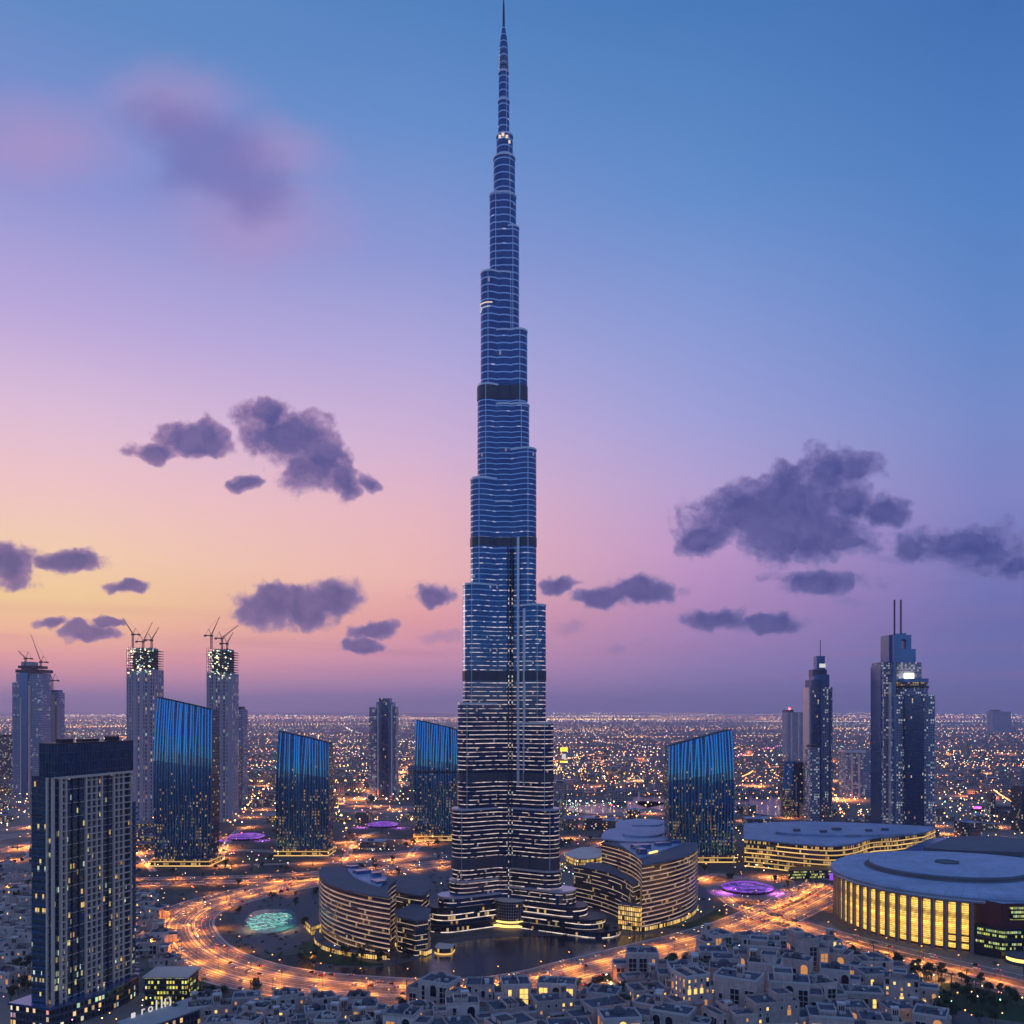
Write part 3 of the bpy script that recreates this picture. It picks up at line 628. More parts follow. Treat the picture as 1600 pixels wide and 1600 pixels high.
# lit balcony line and small sign under it, on the left lobe
zs = Zh(484, BY)
rl = solve_r(36, 17, -1); cxl, cyl = BX - .866*rl, BY - .5*rl
def onlobe(a, rr): return (cxl + rr*math.cos(a), cyl + rr*math.sin(a))
m = MB()
for k in range(14):
    a, b = R(188 + k*7), R(188 + (k+1)*7); p, q = onlobe(a, 9.1), onlobe(b, 9.1)
    m.face([(*p, zs - .7), (*q, zs - .7), (*q, zs + .4), (*p, zs + .4)])
m.build('balcony_light', M['softglow'], bt)
m = MB(); c = onlobe(R(205), 9.2)
for k in range(20):
    a, b = 2*math.pi*k/20, 2*math.pi*(k+1)/20
    def pt(t, rad): q = onlobe(R(205) + math.cos(t)*rad/9.2, 9.2); return (*q, zs - 5.2 + math.sin(t)*rad)
    m.face([pt(a, 1.5), pt(b, 1.5), pt(b, 2.3), pt(a, 2.3)])
    if k % 4 < 2: m.face([pt(a, .1), pt(b, .1), pt(b, 1.0), pt(a, 1.0)])
m.build('sign_emblem', M['signwhite'], bt)
m = MB()
for k in range(11):
    a = R(223 + k*4.6); h = (.9, .6, .75, .55, .8, .55, .6, .85, .55, .6, .7)[k]
    p, q = onlobe(a, 9.15), onlobe(a + R(2.9), 9.15)
    m.face([(*p, zs - 4.9 + k*.06), (*q, zs - 4.9 + k*.06), (*q, zs - 4.9 + k*.06 + 1.4*h), (*p, zs - 4.9 + k*.06 + 1.4*h)])
m.build('sign_lettering', M['signwhite'], bt)
# glazed entrance drum and its two golden canopies
EX, EY = W(799, 812), 813.0
M['drum'] = facade('entrance_drum_glazing', fh=2.6, ww=2.2, wall=(0.30, 0.24, 0.22), glass=(0.07, 0.08, 0.12), lit=0.10, ls=0.8, cols=GOLD, mx=0.1, my=0.12, fade=(4, 12, 0.2), cluster=0.2)
m = MB(); m.prism(circle(15.5, 28, EX, EY), 0, 23, 0, 1); m.build('entrance_drum', [M['drum'], M['roofdark']], bt)
m = MB(); m.prism(circle(16.0, 28, EX, EY), 23, 24.2, 0); m.build('parapet', M['stone'], bt)
for rr, z0 in ((17.2, 4.6), (19.5, 1.2)):
    m = MB(); m.lathe(EX, EY, [(15.4, z0), (rr, z0), (rr, z0 + .9), (15.4, z0 + 1.2)], 32); m.build('canopy_light_ring', M['goldglow'], bt)

# ================================================================== LEFT AND RIGHT CURVED HOTELS
def arc(a, b, bulge, n=10):
    mx_, my_ = (a[0]+b[0])/2, (a[1]+b[1])/2; dx, dy = b[0]-a[0], b[1]-a[1]; l = math.hypot(dx, dy); nx, ny = dy/l, -dx/l
    return [(a[0] + dx*t + nx*bulge*4*t*(1-t), a[1] + dy*t + ny*bulge*4*t*(1-t)) for t in [k/n for k in range(n+1)]]
def ledges(poly, zs_, name, mat, parent, w=0.7, h=0.45):
    pass
def slab_edge(poly, z, parent, mat, g=0.7, h=0.5, name='floor_edge'):
    # a projecting floor edge that follows the outline
    n = len(poly); cx = sum(p[0] for p in poly)/n; cy_ = sum(p[1] for p in poly)/n
    out = [(p[0] + (p[0]-cx)/math.hypot(p[0]-cx, p[1]-cy_)*g, p[1] + (p[1]-cy_)/math.hypot(p[0]-cx, p[1]-cy_)*g) for p in poly]
    m = MB(); m.prism(out, z, z + h, 0, None, True); return m.build(name, mat, parent)
hl = thing('curved_hotel', 'low curved brown hotel with glowing floor lines beside the orange road loop', 'hotel', (-130, 770, 0))
A, B_, C_, D_ = (-177, 838), (-95, 697), (-100, 772), (-138, 825)
pl = ccw(arc(A, B_, -0.0) and arc(A, B_, 22, 14) + arc(B_, C_, -5, 5)[1:] + [D_])
m = MB(); m.prism(pl, 0, 47, 0, 1); m.build('wall', [M['hotelband'], M['roofdark']], hl)
for k in range(1, 12): slab_edge(pl, 3.9*k + .9, hl, M['palesteel'] if False else M['stone'], 0.6, 0.35)
slab_edge(pl, 47, hl, M['roofdark'], 0.9, 1.3, 'parapet')
m = MB(); m.prism(arc((-150, 818), (-108, 735), 6, 6) + [(-108, 775), (-132, 815)], 48.3, 49.6, 0) if area(arc((-150, 818), (-108, 735), 6, 6) + [(-108, 775), (-132, 815)]) > 0 else m.prism((arc((-150, 818), (-108, 735), 6, 6) + [(-108, 775), (-132, 815)])[::-1], 48.3, 49.6, 0)
m.build('roof_deck', M['rooflight'], hl)
for x, y, sx, sy, h in ((-133, 795, 14, 9, 4), (-112, 752, 9, 12, 3.2), (-118, 778, 8, 6, 5), (-146, 822, 9, 6, 3)):
    m = MB(); m.box(x, y, 48.4, 48.4 + h, sx, sy, 0.6); m.build('roof_plant', M['spire_blue'], hl)
m = MB(); m.prism(ccw([(-180, 826), (-186, 800), (-172, 770), (-165, 784), (-172, 810)]), 0, 7.5, 0, 1); m.build('entrance_wing', [M['gold'], M['roofdark']], hl)
m = MB(); m.prism(ccw(arc((-168, 790), (-97, 694), 27, 12) + arc((-97, 694), (-168, 790), -20, 12)[1:-1]), 0.2, 4.8, 0, 1); m.build('lobby_band', [M['gold'], M['roofdark']], hl)
# stepped eastern wing joining the podium
hw = thing('hotel_annex', 'stepped dark annex with slanting lit floor lines between curved hotel and tallest tower', 'hotel', (-70, 770, 0))
pa = ccw([(-97, 742), (-92, 722), (-76, 708), (-67, 714), (-68, 750), (-84, 770)])
m = MB(); m.prism(pa, 0, 27, 0, 1); m.build('wall', [M['hotelband2'], M['roofdark']], hw)
slab_edge(pa, 27, hw, M['roofdark'], .6, 1.1, 'parapet')
pb = ccw([(-104, 785), (-90, 772), (-77, 764), (-73, 790), (-80, 845), (-100, 850), (-118, 830)])
m = MB(); m.prism(pb, 0, 35, 0, 1); m.build('rear_block', [M['hotelband2'], M['roofdark']], hw)
slab_edge(pb, 35, hw, M['roofdark'], .7, 1.2, 'parapet')
m = MB(); m.prism(ccw(arc((-98, 738), (-68, 706), 3, 6) + [(-64, 714), (-92, 745)]), 0.1, 4.2, 0, 1); m.build('lobby_band', [M['gold'], M['roofdark']], hw)
m = MB(); m.prism(ccw(arc((-62, 716), (-48, 712), 4, 6) + [(-46, 724), (-60, 730)]), 0.1, 5.0, 0, 1); m.build('pavilion', [M['goldmall'], M['stone']], hw)

hr = thing('curved_hotel', 'wedge shaped curved hotel with glowing diagonal floor lines right of tallest tower', 'hotel', (130, 850, 0))
A, B_, C_ = (92, 918), (114, 786), (189, 918)
pr_ = ccw(arc(A, B_, -13, 12) + arc(B_, C_, 17, 14)[1:])
m = MB(); m.prism(pr_, 0, 57, 0, 1); m.build('wall', [M['hotelband'], M['roofdark']], hr)
for k in range(1, 14): slab_edge(pr_, 3.9*k + .9, hr, M['stone'], 0.6, 0.35)
slab_edge(pr_, 57, hr, M['roofdark'], .9, 1.4, 'parapet')
m = MB(); m.prism(ccw([(108, 905), (116, 815), (150, 868), (172, 905)]), 58.5, 59.6, 0); m.build('roof_deck', M['rooflight'], hr)
for x, y, sx, sy, h in ((125, 870, 18, 9, 4), (150, 890, 16, 7, 3), (121, 838, 7, 10, 5), (165, 905, 10, 6, 3)):
    m = MB(); m.box(x, y, 59.7, 59.7 + h, sx, sy, 0.3); m.build('roof_plant', M['spire_blue'], hr)
m = MB(); m.box(133, 843, 59.8, 61.2, 14, 2.0, 0.9); m.build('roof_light', M['goldglow'], hr)
m = MB(); m.prism(ccw(arc((62, 900), (108, 800), -10, 10) + [(116, 812), (98, 915)]), 0, 38, 0, 1); m.build('concave_wing', [M['hotelband2'], M['roofdark']], hr)
m = MB(); m.prism(ccw([(94, 794), (112, 783), (116, 792), (98, 806)]), 0, 22, 0, 1); m.build('lobby_block', [M['gold'], M['roofdark']], hr)
m = MB(); m.prism(ccw(arc((113, 783), (186, 905), 18.5, 12) + arc((186, 905), (113, 783), -15, 12)[1:-1]), 0.1, 4.5, 0, 1); m.build('lobby_band', [M['gold'], M['roofdark']], hr)

# ================================================================== THE GOLDEN ARENA MALL (right)
ax, ay, ar = 420.0, 822.0, 117.0; dcx, dcy = 404.0, 832.0
am = thing('round_mall', 'huge round pale-roofed hall with tall golden window bays at right', 'shopping mall', (ax, ay, 0))
m = MB(); m.prism(circle(ar - 3, 96, ax, ay), 0, 44, 0, 1); m.build('wall', [M['darkmetal'], M['roofdark']], am)
def pol(r, a): return (ax + r*math.cos(a), ay + r*math.sin(a))
a0, a1, nb = R(166), R(241.5), 17
for k in range(nb):
    a = a0 + (a1 - a0) * k / (nb - 1); da = (a1 - a0) / (nb - 1)
    m = MB(); p, q = pol(ar, a - da*.30), pol(ar, a + da*.22); p2, q2 = pol(ar - 2.8, a - da*.30), pol(ar - 2.8, a + da*.22)
    m.prism(ccw([p, q, q2, p2]), 2.5, 38.5, 0); m.build('window_bay', M['arenaglass'], am)
    m = MB(); c = pol(ar + .8, a + da*.48); m.box(c[0], c[1], 0, 40, 2.4, 2.6, a); m.build('pier', M['pier'], am)
    if k >= nb - 2:
        for zz in (12.5, 7.0):
            m = MB(); c = pol(ar + .4, a - da*.04); m.box(c[0], c[1], zz, zz + 1.2, 1.6, 5.6, a); m.build('transom', M['darkmetal'], am)
m = MB(); m.lathe(ax, ay, [(ar - 1, 40), (ar + 3.5, 40.5), (ar + 3.5, 44.5), (ar + 1, 46.2), (85, 47.2), (.1, 47.2)], 96); m.build('roof', M['roofpolar'], am)
m = MB(); m.lathe(ax, ay, [(ar + 3.6, 41.6), (ar + 3.9, 42), (ar + 3.6, 42.4)], 96); m.build('eaves_trim', M['steel'], am)
m = MB(); m.lathe(dcx, dcy, [(72, 47.3), (71, 48.2), (69, 48.2), (69, 50.0), (67.5, 51.2)], 80); m.build('roof_gutter', M['roofdark'], am)
m = MB(); m.lathe(dcx, dcy, [(67.5, 50.8), (67.0, 51.6), (40, 52.4), (0.1, 52.8)], 80); m.build('roof_disc', M['roofpolar'], am)
m = MB(); m.lathe(dcx, dcy, [(11.5, 52.5), (11.5, 53.9), (9.8, 53.9), (9.8, 53.2), (.1, 53.2)], 6); m.build('roof_hatch', M['roofdark'], am)
# right-hand block: maroon cladding over green lit glazing
bk = lambda a, r: pol(r, a)
m = MB(); m.prism(ccw([pol(ar - 3.5, R(243.6)), (382, 698), (470, 702), (540, 760), (420, 770)]), 24, 43.5, 0, 1); m.build('maroon_block', [M['maroon'], M['rooflight']], am)
for z0, z1, g in ((15.5, 22.5, 0.0), (6.5, 13.5, -1.2)):
    m = MB(); m.prism(ccw([(369 + g*.5, 711 - g), (382, 697 - g), (470, 701 - g), (540, 752), (400, 752)]), z0, z1, 0, 1); m.build('glazed_storey', [M['greenlit'], M['darkmetal']], am)
for z0, z1, g in ((22.5, 24, 0.8), (13.5, 15.5, 0.8), (0, 6.5, -3)):
    m = MB(); m.prism(ccw([(368 - g*.3, 710 - g), (382, 696 - g), (471, 700 - g), (541, 752), (400, 752)]), z0, z1, 0); m.build('slab', M['darkmetal'], am)
m = MB(); m.prism(ccw([(388, 696.5), (430, 698.5), (430, 703), (388, 703)]), 31, 41, 0); m.build('sign_screen', M['greenlit'], am)
m = MB(); m.lathe(392, 689, [(.1, 0), (11, 0), (11, 2.2)], 24); m.lathe(392, 689, [(11.6, 5.0), (11.6, 6.4), (.1, 6.8)], 24); m.build('kiosk_canopy', M['roofdark'], am)
m = MB(); m.lathe(392, 689, [(10.6, 2.2), (10.6, 5.0)], 24); m.build('kiosk_window', M['goldglow'], am)

# ================================================================== THE MALL WITH GOLDEN BANDS (behind)
gm = thing('wavy_mall', 'long wavy golden-lit mall with pale flat roof below the twin spired tower', 'shopping mall', (380, 1200, 0))
def RZ(x, y, z): Y = (CAMZ - z)*F/(y - 1108); return (W(x, Y), Y)
front = spline([RZ(1163, 1312, 33), RZ(1200, 1315, 33), RZ(1250, 1320, 33), RZ(1300, 1323, 33), RZ(1336, 1319, 33), RZ(1362, 1311, 33), RZ(1400, 1308, 33), RZ(1444, 1302, 33)], 5)
back = [RZ(1462, 1294, 33), RZ(1400, 1290, 33), RZ(1300, 1286, 33), RZ(1220, 1286, 33), RZ(1163, 1290, 33)]
gp = ccw(front + spline(back, 4))
m = MB(); m.prism(gp, 0, 33, 0, 1); m.build('wall', [M['goldmall'], M['rooflight']], gm)
slab_edge(gp, 33, gm, M['rooflight'], 1.2, 1.6, 'roof')
gx, gy = sum(p[0] for p in gp)/len(gp), sum(p[1] for p in gp)/len(gp)
m = MB(); m.prism([(gx + 10 + 88*math.cos(R(k*12)), gy + 4 + 30*math.sin(R(k*12))) for k in range(30)], 34.61, 37.6, 0); m.build('upper_roof', M['rooflight'], gm)
for x, y, s in ((gx - 50, gy + 6, 8), (gx + 5, gy + 16, 11), (gx + 42, gy + 4, 8), (gx + 66, gy + 12, 8), (gx - 20, gy - 6, 8)):
    m = MB(); m.box(x, y, 37.7, 40.6, s, s*.6, .3); m.build('roof_plant', M['roofdark'], gm)
m = MB(); m.box(W(1244, 1150), 1150, 34.7, 37.0, 9, 4); m.build('roof_light', M['goldglow'], gm)
hx, hy = 545.0, 1060.0
hb = thing('convention_hall', 'dark hall with sweeping layered roof behind the round mall', 'hall', (600, 1080, 0))
hp = ccw(spline([RZ(1392, 1339, 30), RZ(1450, 1346, 30), RZ(1640, 1354, 30)], 4) + spline([RZ(1640, 1318, 30), RZ(1540, 1309, 30), RZ(1455, 1313, 30)], 4))
m = MB(); m.prism(hp, 0, 30, 0, 1); m.build('wall', [M['lowwall'][2], M['spire_blue']], hb)
m = MB(); m.prism([((x-hx)*.66+hx+10, (y-hy)*.62+hy+10) for x, y in hp], 31.51, 36, 0); m.build('upper_roof', M['roofdark'], hb)
slab_edge(hp, 30, hb, M['spire_blue'], 4, 1.5, 'roof')

mk = thing('market_pavilion', 'low market pavilion lit green and violet in front of the wavy mall', 'pavilion', (*G(1275, 1370), 0))
q = ccw([G(1232, 1374), G(1322, 1372), G(1326, 1366), G(1236, 1367)])
m = MB(); m.prism(q, 0, 9, 0, 1); m.build('wall', [M['greenlit'], M['roofdark']], mk); slab_edge(q, 9, mk, M['darkmetal'], 1.0, .8, 'roof')
q = ccw([G(1296, 1376), G(1320, 1376), G(1321, 1374.5), G(1297, 1374.5)]); m = MB(); m.prism(q, .5, 7.5, 0); m.build('light_panel', M['purple'], mk)
# small curved halls behind the right hotel
for (pts, h, lab) in (([(942, 1342), (985, 1348), (1046, 1344), (1056, 1330), (1010, 1322), (955, 1326)], 26, 'low hall with pale folded roof directly behind the wedge shaped hotel'),
                      ([(965, 1322), (1040, 1320), (1050, 1308), (1000, 1303), (968, 1308)], 22, 'low hall with pale roof, farther back behind the wedge shaped hotel')):
    q = gpoly(pts, 4); cx, cy_ = sum(p[0] for p in q)/len(q), sum(p[1] for p in q)/len(q)
    t_ = thing('exhibition_hall', lab, 'hall', (cx, cy_, 0))
    m = MB(); m.prism(q, 0, h, 0, 1); m.build('wall', [M['lowwall'][1], M['rooflight']], t_)
    slab_edge(q, h, t_, M['rooflight'], 3, 1.4, 'roof')
    m = MB(); m.prism([((x-cx)*.55+cx+4, (y-cy_)*.55+cy_) for x, y in q], h + 1.4, h + 4, 0); m.build('roof_light', M['rooflight'], t_)
q = gpoly([(884, 1346), (910, 1336), (944, 1340), (938, 1350), (905, 1354)], 4); cx, cy_ = sum(p[0] for p in q)/len(q), sum(p[1] for p in q)/len(q)
t_ = thing('pavilion', 'small golden-lit pavilion with pale roof between tallest tower and wedge hotel', 'pavilion', (cx, cy_, 0))
m = MB(); m.prism(q, 0, 9, 0, 1); m.build('wall', [M['gold'], M['rooflight']], t_); slab_edge(q, 9, t_, M['stone'], 2.5, 1.2, 'roof')
# purple plaza canopy, teal pool, domes added for the violet glow on the roads
def dome(name, lab, cat, c, rx, h, mat, ribs=12):
    t_ = thing(name, lab, cat, (c[0], c[1], 0))
    m = MB(); m.lathe(c[0], c[1], [(rx, 2.2), (rx, 3.2), (rx*.8, 3.2 + h*.45), (rx*.5, 3.2 + h*.8), (.1, 3.2 + h)], 28); m.build('roof', mat, t_)
    for k in range(ribs):
        a = 2*math.pi*k/ribs; m = MB(); m.tube((c[0]+rx*math.cos(a), c[1]+rx*math.sin(a), 0), (c[0]+rx*math.cos(a), c[1]+rx*math.sin(a), 3.0), .35); m.build('column', M['steel'], t_)
    for rr, zz in ((1.0, 3.3), (.72, 3.4 + h*.55), (.4, 3.4 + h*.85)):
        m = MB(); m.lathe(c[0], c[1], [(rx*rr + .1, zz), (rx*rr + .5, zz + .3), (rx*rr + .1, zz + .7)], 28); m.build('light_ring', M['purple'], t_)
    return t_
M['purpleroof'] = facade('purple_glow_roof', fh=1.1, ww=2.6, wall=(0.05, 0.02, 0.12), glass=(0.3, 0.2, 0.5), lit=0.7, ls=0.36, cols=[(0, (0.35, 0.06, 1.0)), (0.6, (0.55, 0.12, 1.0)), (1, (0.9, 0.3, 1.0))], mx=0.06, my=0.14, metal=0.1)  # violet light put in as a glow of the roof itself
dome('glow_dome', 'purple-lit low domed canopy on the plaza right of the wedge hotel', 'canopy', G(1168, 1391), 27, 4, M['purpleroof'])
dome('glow_dome', 'purple-lit domed canopy between the two left blue slanted towers', 'canopy', G(385, 1310), 27, 3, M['purpleroof'])  # added glowing dome, stands in for violet light along a road
dome('glow_dome', 'magenta-lit canopy left of the third blue slanted tower', 'canopy', G(598, 1291), 25, 3, M['purpleroof'])  # likewise an added dome in place of coloured road light
fp_ = thing('fountain_pool', 'teal-lit fountain pool inside the orange road loop', 'pool', (*G(418, 1440), 0))
q = gpoly([(382, 1440), (395, 1426), (425, 1421), (458, 1424), (462, 1446), (440, 1456), (405, 1458)], 5)
m = MB(); m.prism(q, 0.0, 0.5, 0, 1); m.build('basin', [M['kerb'], M['poolwater']], fp_)
pcx, pcy = G(420, 1440)
for k in range(17):
    fy = -1 + 2*(k + .5)/17; half = math.sqrt(max(.02, 1 - fy*fy)) * 21.5 * rng.uniform(.72, 1.02); yb_ = pcy + fy*33; x = pcx - half + rng.uniform(-2, 2); m = MB(); ph = rng.uniform(0, 6)
    prev = None
    while x < pcx + half:
        st_ = rng.uniform(1.2, 2.4); p = (x, yb_ + 1.5*math.sin(x*.33 + ph) + .7*math.sin(x*.9), .7 + .3*rng.random())
        if prev and rng.random() < .8: m.tube(prev, p, rng.uniform(.16, .42), n=5)
        prev = p; x += st_
    m.build('jet_light', M['teal'] if k % 3 else M['teal2'], fp_)
# ================================================================== BLUE SLANTED TOWERS
def blue_tower(label, xl, xr, yl, yr, yb, deep, seed, belt=None, curve=1.0, sideface=0.0, group='blue slanted glass towers'):
    Y = GY(yb); x0, x1 = W(xl, Y), W(xr, Y); zl, zr = Zh(yl, Y), Zh(yr, Y); rg = random.Random(seed)
    t_ = thing('slanted_tower', label, 'tower', ((x0+x1)/2, Y, 0), group)
    zt = max(zl, zr); zk = zt * 0.60
    def lean(z):                      # the face bows back towards the top, like a sail
        if z < zk - 25: return 0.0
        q = z - (zk - 25); return curve * (math.tan(R(1.4)) * q + 0.5 * math.tan(R(8.0)) * max(0, z - zk)**2 / (zt - zk))
    def bulge(z):                     # the plan swells slightly at mid height
        return 2.2 * math.sin(math.pi * min(1, z / zt))
    def ztop(f): return zl + (zr - zl) * f - 4*math.sin(math.pi*f)*(-.25)
    N, K = 44, 16
    def P(f, h):                      # face point at side fraction f and height fraction h
        z = ztop(f) * h
        wob = 0.011 * math.sin(h*5.0 + f*7 + seed) * math.sin(math.pi*f) * (1 if h > .4 else h/.4)
        xx = x0 - bulge(z) + (x1 - x0 + 2*bulge(z)) * (f + wob)
        return (xx, Y + lean(z) - 5.0 * math.sin(math.pi*f), z)
    m = MB(); wdt = x1 - x0
    for i in range(N):
        for j in range(K):
            f0, f1, h0, h1 = i/N, (i+1)/N, j/K, (j+1)/K
            pts = [P(f0, h0), P(f1, h0), P(f1, h1), P(f0, h1)]
            m.face(pts, [(f0*wdt, pts[0][2]), (f1*wdt, pts[1][2]), (f1*wdt, pts[2][2]), (f0*wdt, pts[3][2])])
    m.build('glass_face', M['bluetower'], t_, smooth=True)
    nf = 20
    for i in range(nf + 1):           # wavering vertical fins
        f = i / nf; m = MB(); ph = rg.random()*6
        w_ = wdt * (0.0115, 0.015, 0.009, 0.013)[i % 4]
        for j in range(K):
            h0, h1 = j/K, (j+1)/K
            def Q(h):
                p = P(min(1, max(0, f + 0.016*math.sin(h*6.5 + ph)*max(0, h - .3)*1.6*math.sin(math.pi*f))), h); return p
            a, b = Q(h0), Q(h1); d = 0.30 + .0*i
            m.face([(a[0]-w_, a[1]-.05, a[2]), (a[0]+w_*.2, a[1]-d, a[2]), (b[0]+w_*.2, b[1]-d, b[2]), (b[0]-w_, b[1]-.05, b[2])])
            m.face([(a[0]+w_*.2, a[1]-d, a[2]), (a[0]+w_, a[1]-.05, a[2]), (b[0]+w_, b[1]-.05, b[2]), (b[0]+w_*.2, b[1]-d, b[2])])
        m.build('fin', M['bluefin'], t_)
    for side, f in ((-1, 0), (1, 1)):
        m = MB()
        for j in range(K):
            a, b = P(f, j/K), P(f, (j+1)/K); bx = sideface if side > 0 else 0
            c, d = (a[0] + bx, Y + deep, a[2]), (b[0] + bx*.55, Y + deep, b[2])
            pts = [a, c, d, b] if side > 0 else [c, a, b, d]
            uu = [0, deep, deep, 0] if side > 0 else [deep, 0, 0, deep]
            m.face(pts, [(uu[i], pts[i][2]) for i in range(4)])
        m.build('side_wall', M['blueside'], t_)
    m = MB(); top = [P(i/N, 1.0) for i in range(N+1)]
    m.face([top[0], top[-1], (x1, Y + deep, zr), (x0, Y + deep, zl)]); m.build('roof', M['roofdark'], t_)
    m = MB()
    for a, b in zip(top, top[1:]): m.tube((a[0], a[1] - .2, a[2] + .3), (b[0], b[1] - .2, b[2] + .3), .8, n=5)
    m.build('roof_edge', M['darkmetal'], t_)
    m = MB(); m.face([(x1, Y + deep, 0), (x0, Y + deep, 0), (x0, Y + deep, zl), (x1, Y + deep, zr)]); m.build('rear_wall', M['blueside'], t_)
    if belt:
        zb = Zh(belt, Y); m = MB()
        for i in range(N):
            a, b = P(i/N, zb/ztop(i/N)), P((i+1)/N, zb/ztop((i+1)/N))
            m.face([(a[0], a[1]-1.1, zb-1.6), (b[0], b[1]-1.1, zb-1.6), (b[0], b[1]-1.1, zb+1.2), (a[0], a[1]-1.1, zb+1.2)])
        m.build('belt', M['darkmetal'], t_)
    m = MB(); m.prism(ccw([(x0-3, Y-9), (x1+3, Y-9), (x1+5, Y+deep), (x0-5, Y+deep)]), 0, 9, 0, 1); m.build('podium', [M['goldmall'], M['roofdark']], t_)
    return t_
blue_tower('tallest slanted blue glass tower, standing directly behind the gridded residential tower', 243, 327, 1090, 1109, 1352, 34, 3)
blue_tower('short slanted blue glass tower standing alone, second from the left of the blue ones', 434, 511, 1143, 1161, 1336, 34, 11)
blue_tower('slanted blue glass tower partly hidden by the tallest tower, with a dark belt', 650, 722, 1125, 1143, 1312, 36, 23, belt=1206)
blue_tower('slanted blue glass tower rising to the right, behind the wedge shaped hotel', 1048, 1144, 1166, 1140, 1346, 40, 31, sideface=15)

# ================================================================== FRONT RESIDENTIAL TOWER (left)
TA, TB = (-277.8, 550.0), (-258.4, 608.0)
tl = math.hypot(TB[0]-TA[0], TB[1]-TA[1]); tx, ty = (TB[0]-TA[0])/tl, (TB[1]-TA[1])/tl; nlx, nly = -ty, tx
def TP(s, q): return (TA[0] + tx*s + nlx*q, TA[1] + ty*s + nly*q)      # s along the long face, q away behind it
ang = math.atan2(ty, tx)
rt = thing('residential_tower', 'gridded stone and glass residential tower with blue crown at far left front', 'tower', (*TP(tl/2, 8), 0))
ZB, ZT = 153.5, 173.0
m = MB(); m.prism([TP(0, 0), TP(tl, 0), TP(tl, 22), TP(0, 22)][::1] if area([TP(0, 0), TP(tl, 0), TP(tl, 22), TP(0, 22)]) > 0 else [TP(0, 22), TP(tl, 22), TP(tl, 0), TP(0, 0)], 10, ZB, 0, 1)
m.build('glass_wall', [M['resglass'], M['roofdark']], rt)
cr = ccw([TP(-1.0, -.9), TP(tl*.5, -2.2), TP(tl + .9, -.9), TP(tl + .9, 15), TP(-1.0, 15)])
m = MB(); m.prism(cr, ZB, ZT, 0, 1); m.build('crown', [M['rescrown'], M['roofdark']], rt)
m = MB(); m.prism([((x - TA[0])*1.0 + TA[0], y) for x, y in cr], ZT, ZT + 1.0, 0); m.build('crown_edge', M['darkmetal'], rt)
m = MB(); m.prism(ccw([TP(-.6, -1.6), TP(tl*.5, -2.7), TP(tl + .6, -1.6), TP(tl + .6, 4), TP(-.6, 4)]), ZB - 1.6, ZB - .02, 0); m.build('cornice', M['stone'], rt)
piers = [(0.6, 1.5, 1), (4.4, 1.2, 1), (9.5, .5, 0), (15, .6, 0), (20.5, 1.5, 1), (25, .9, 1), (29.3, .9, 1), (33.8, 1.3, 1), (39.5, .6, 0), (44.5, 1.4, 1), (48.8, .8, 1), (53, 1.1, 1), (57, .7, 0), (60.3, 1.0, 1)]
for s, w_, st in piers:
    m = MB(); c = TP(s, -.45); m.box(c[0], c[1], 12, ZB - 1.6, w_, 1.5 if st else .9, ang); m.build('pier', M['stone'] if st else M['darkmetal'], rt)
fhh = 4.3
rg = random.Random(5)
for k in range(32):
    z = 16 + k*fhh
    if z > ZB - 3: break
    m = MB()
    for s0, s1 in ((0.6, 4.4), (20.5, 33.8), (44.5, 60.3)):
        c = TP((s0+s1)/2, -.5); m.box(c[0], c[1], z, z + .7, s1 - s0, 1.3, ang)
    if k % 2 == 0: c = TP(12.5, -.2); m.box(c[0], c[1], z, z + .35, 16, .6, ang)
    c = TP(38, -.2); m.box(c[0], c[1], z, z + .3, 11, .5, ang)
    m.build('floor_slab', M['stone'], rt)
    # balconies that swell out at the far end of the face
    if z < 128: 
        m = MB(); c = TP(tl + 2.0 + (1.5 if z < 70 else 0), 3); m.box(c[0], c[1], z, z + 1.2, 6.0, 9.5, ang); m.build('balcony', M['spire_blue'], rt)
        m = MB(); c = TP(tl + 1.2, 3.2); m.box(c[0], c[1], z + 1.2, z + fhh - .01, 4.4, 8.0, ang); m.build('balcony_glass', M['resglass'], rt)
# stepped shoulder on the end wall
for q0, q1, zt in ((0, 9.5, 151), (9.5, 17, 129)):
    pl_ = ccw([TP(-3.2, q0 + 1.5), TP(.2, q0 + 1.5), TP(.2, q1 + 1.5), TP(-3.2, q1 + 1.5)])
    m = MB(); m.prism(pl_, 8, zt, 0, 1); m.build('shoulder', [M['resglass'], M['roofdark']], rt)
    m = MB(); m.prism(pl_, zt + .01, zt + 1.3, 0); m.build('parapet', M['darkmetal'], rt)
for k in range(30):
    z = 14 + k*fhh; zt = 151 if z < 125 else 151
    m = MB(); c = TP(-3.5, 6 if z > 125 else 9.8); m.box(c[0], c[1], z, z + .5, 9.5 if z > 125 else 17, 1.0, ang + math.pi/2); m.build('end_slab', M['spire_blue'], rt)
for q in (1.4, 5.6):
    m = MB(); c = TP(-3.6, q); m.box(c[0], c[1], 10, 153, 1.5, 1.4, ang); m.build('corner_pier', M['stone'], rt)
for s, q, w_, h in ((10, 6, 9, 4), (30, 7, 14, 3), (50, 6, 8, 5)):
    m = MB(); c = TP(s, q); m.box(c[0], c[1], ZT + 1.0, ZT + 1.0 + h*.6, w_, 5, ang); m.build('roof_plant', M['darkmetal'], rt)
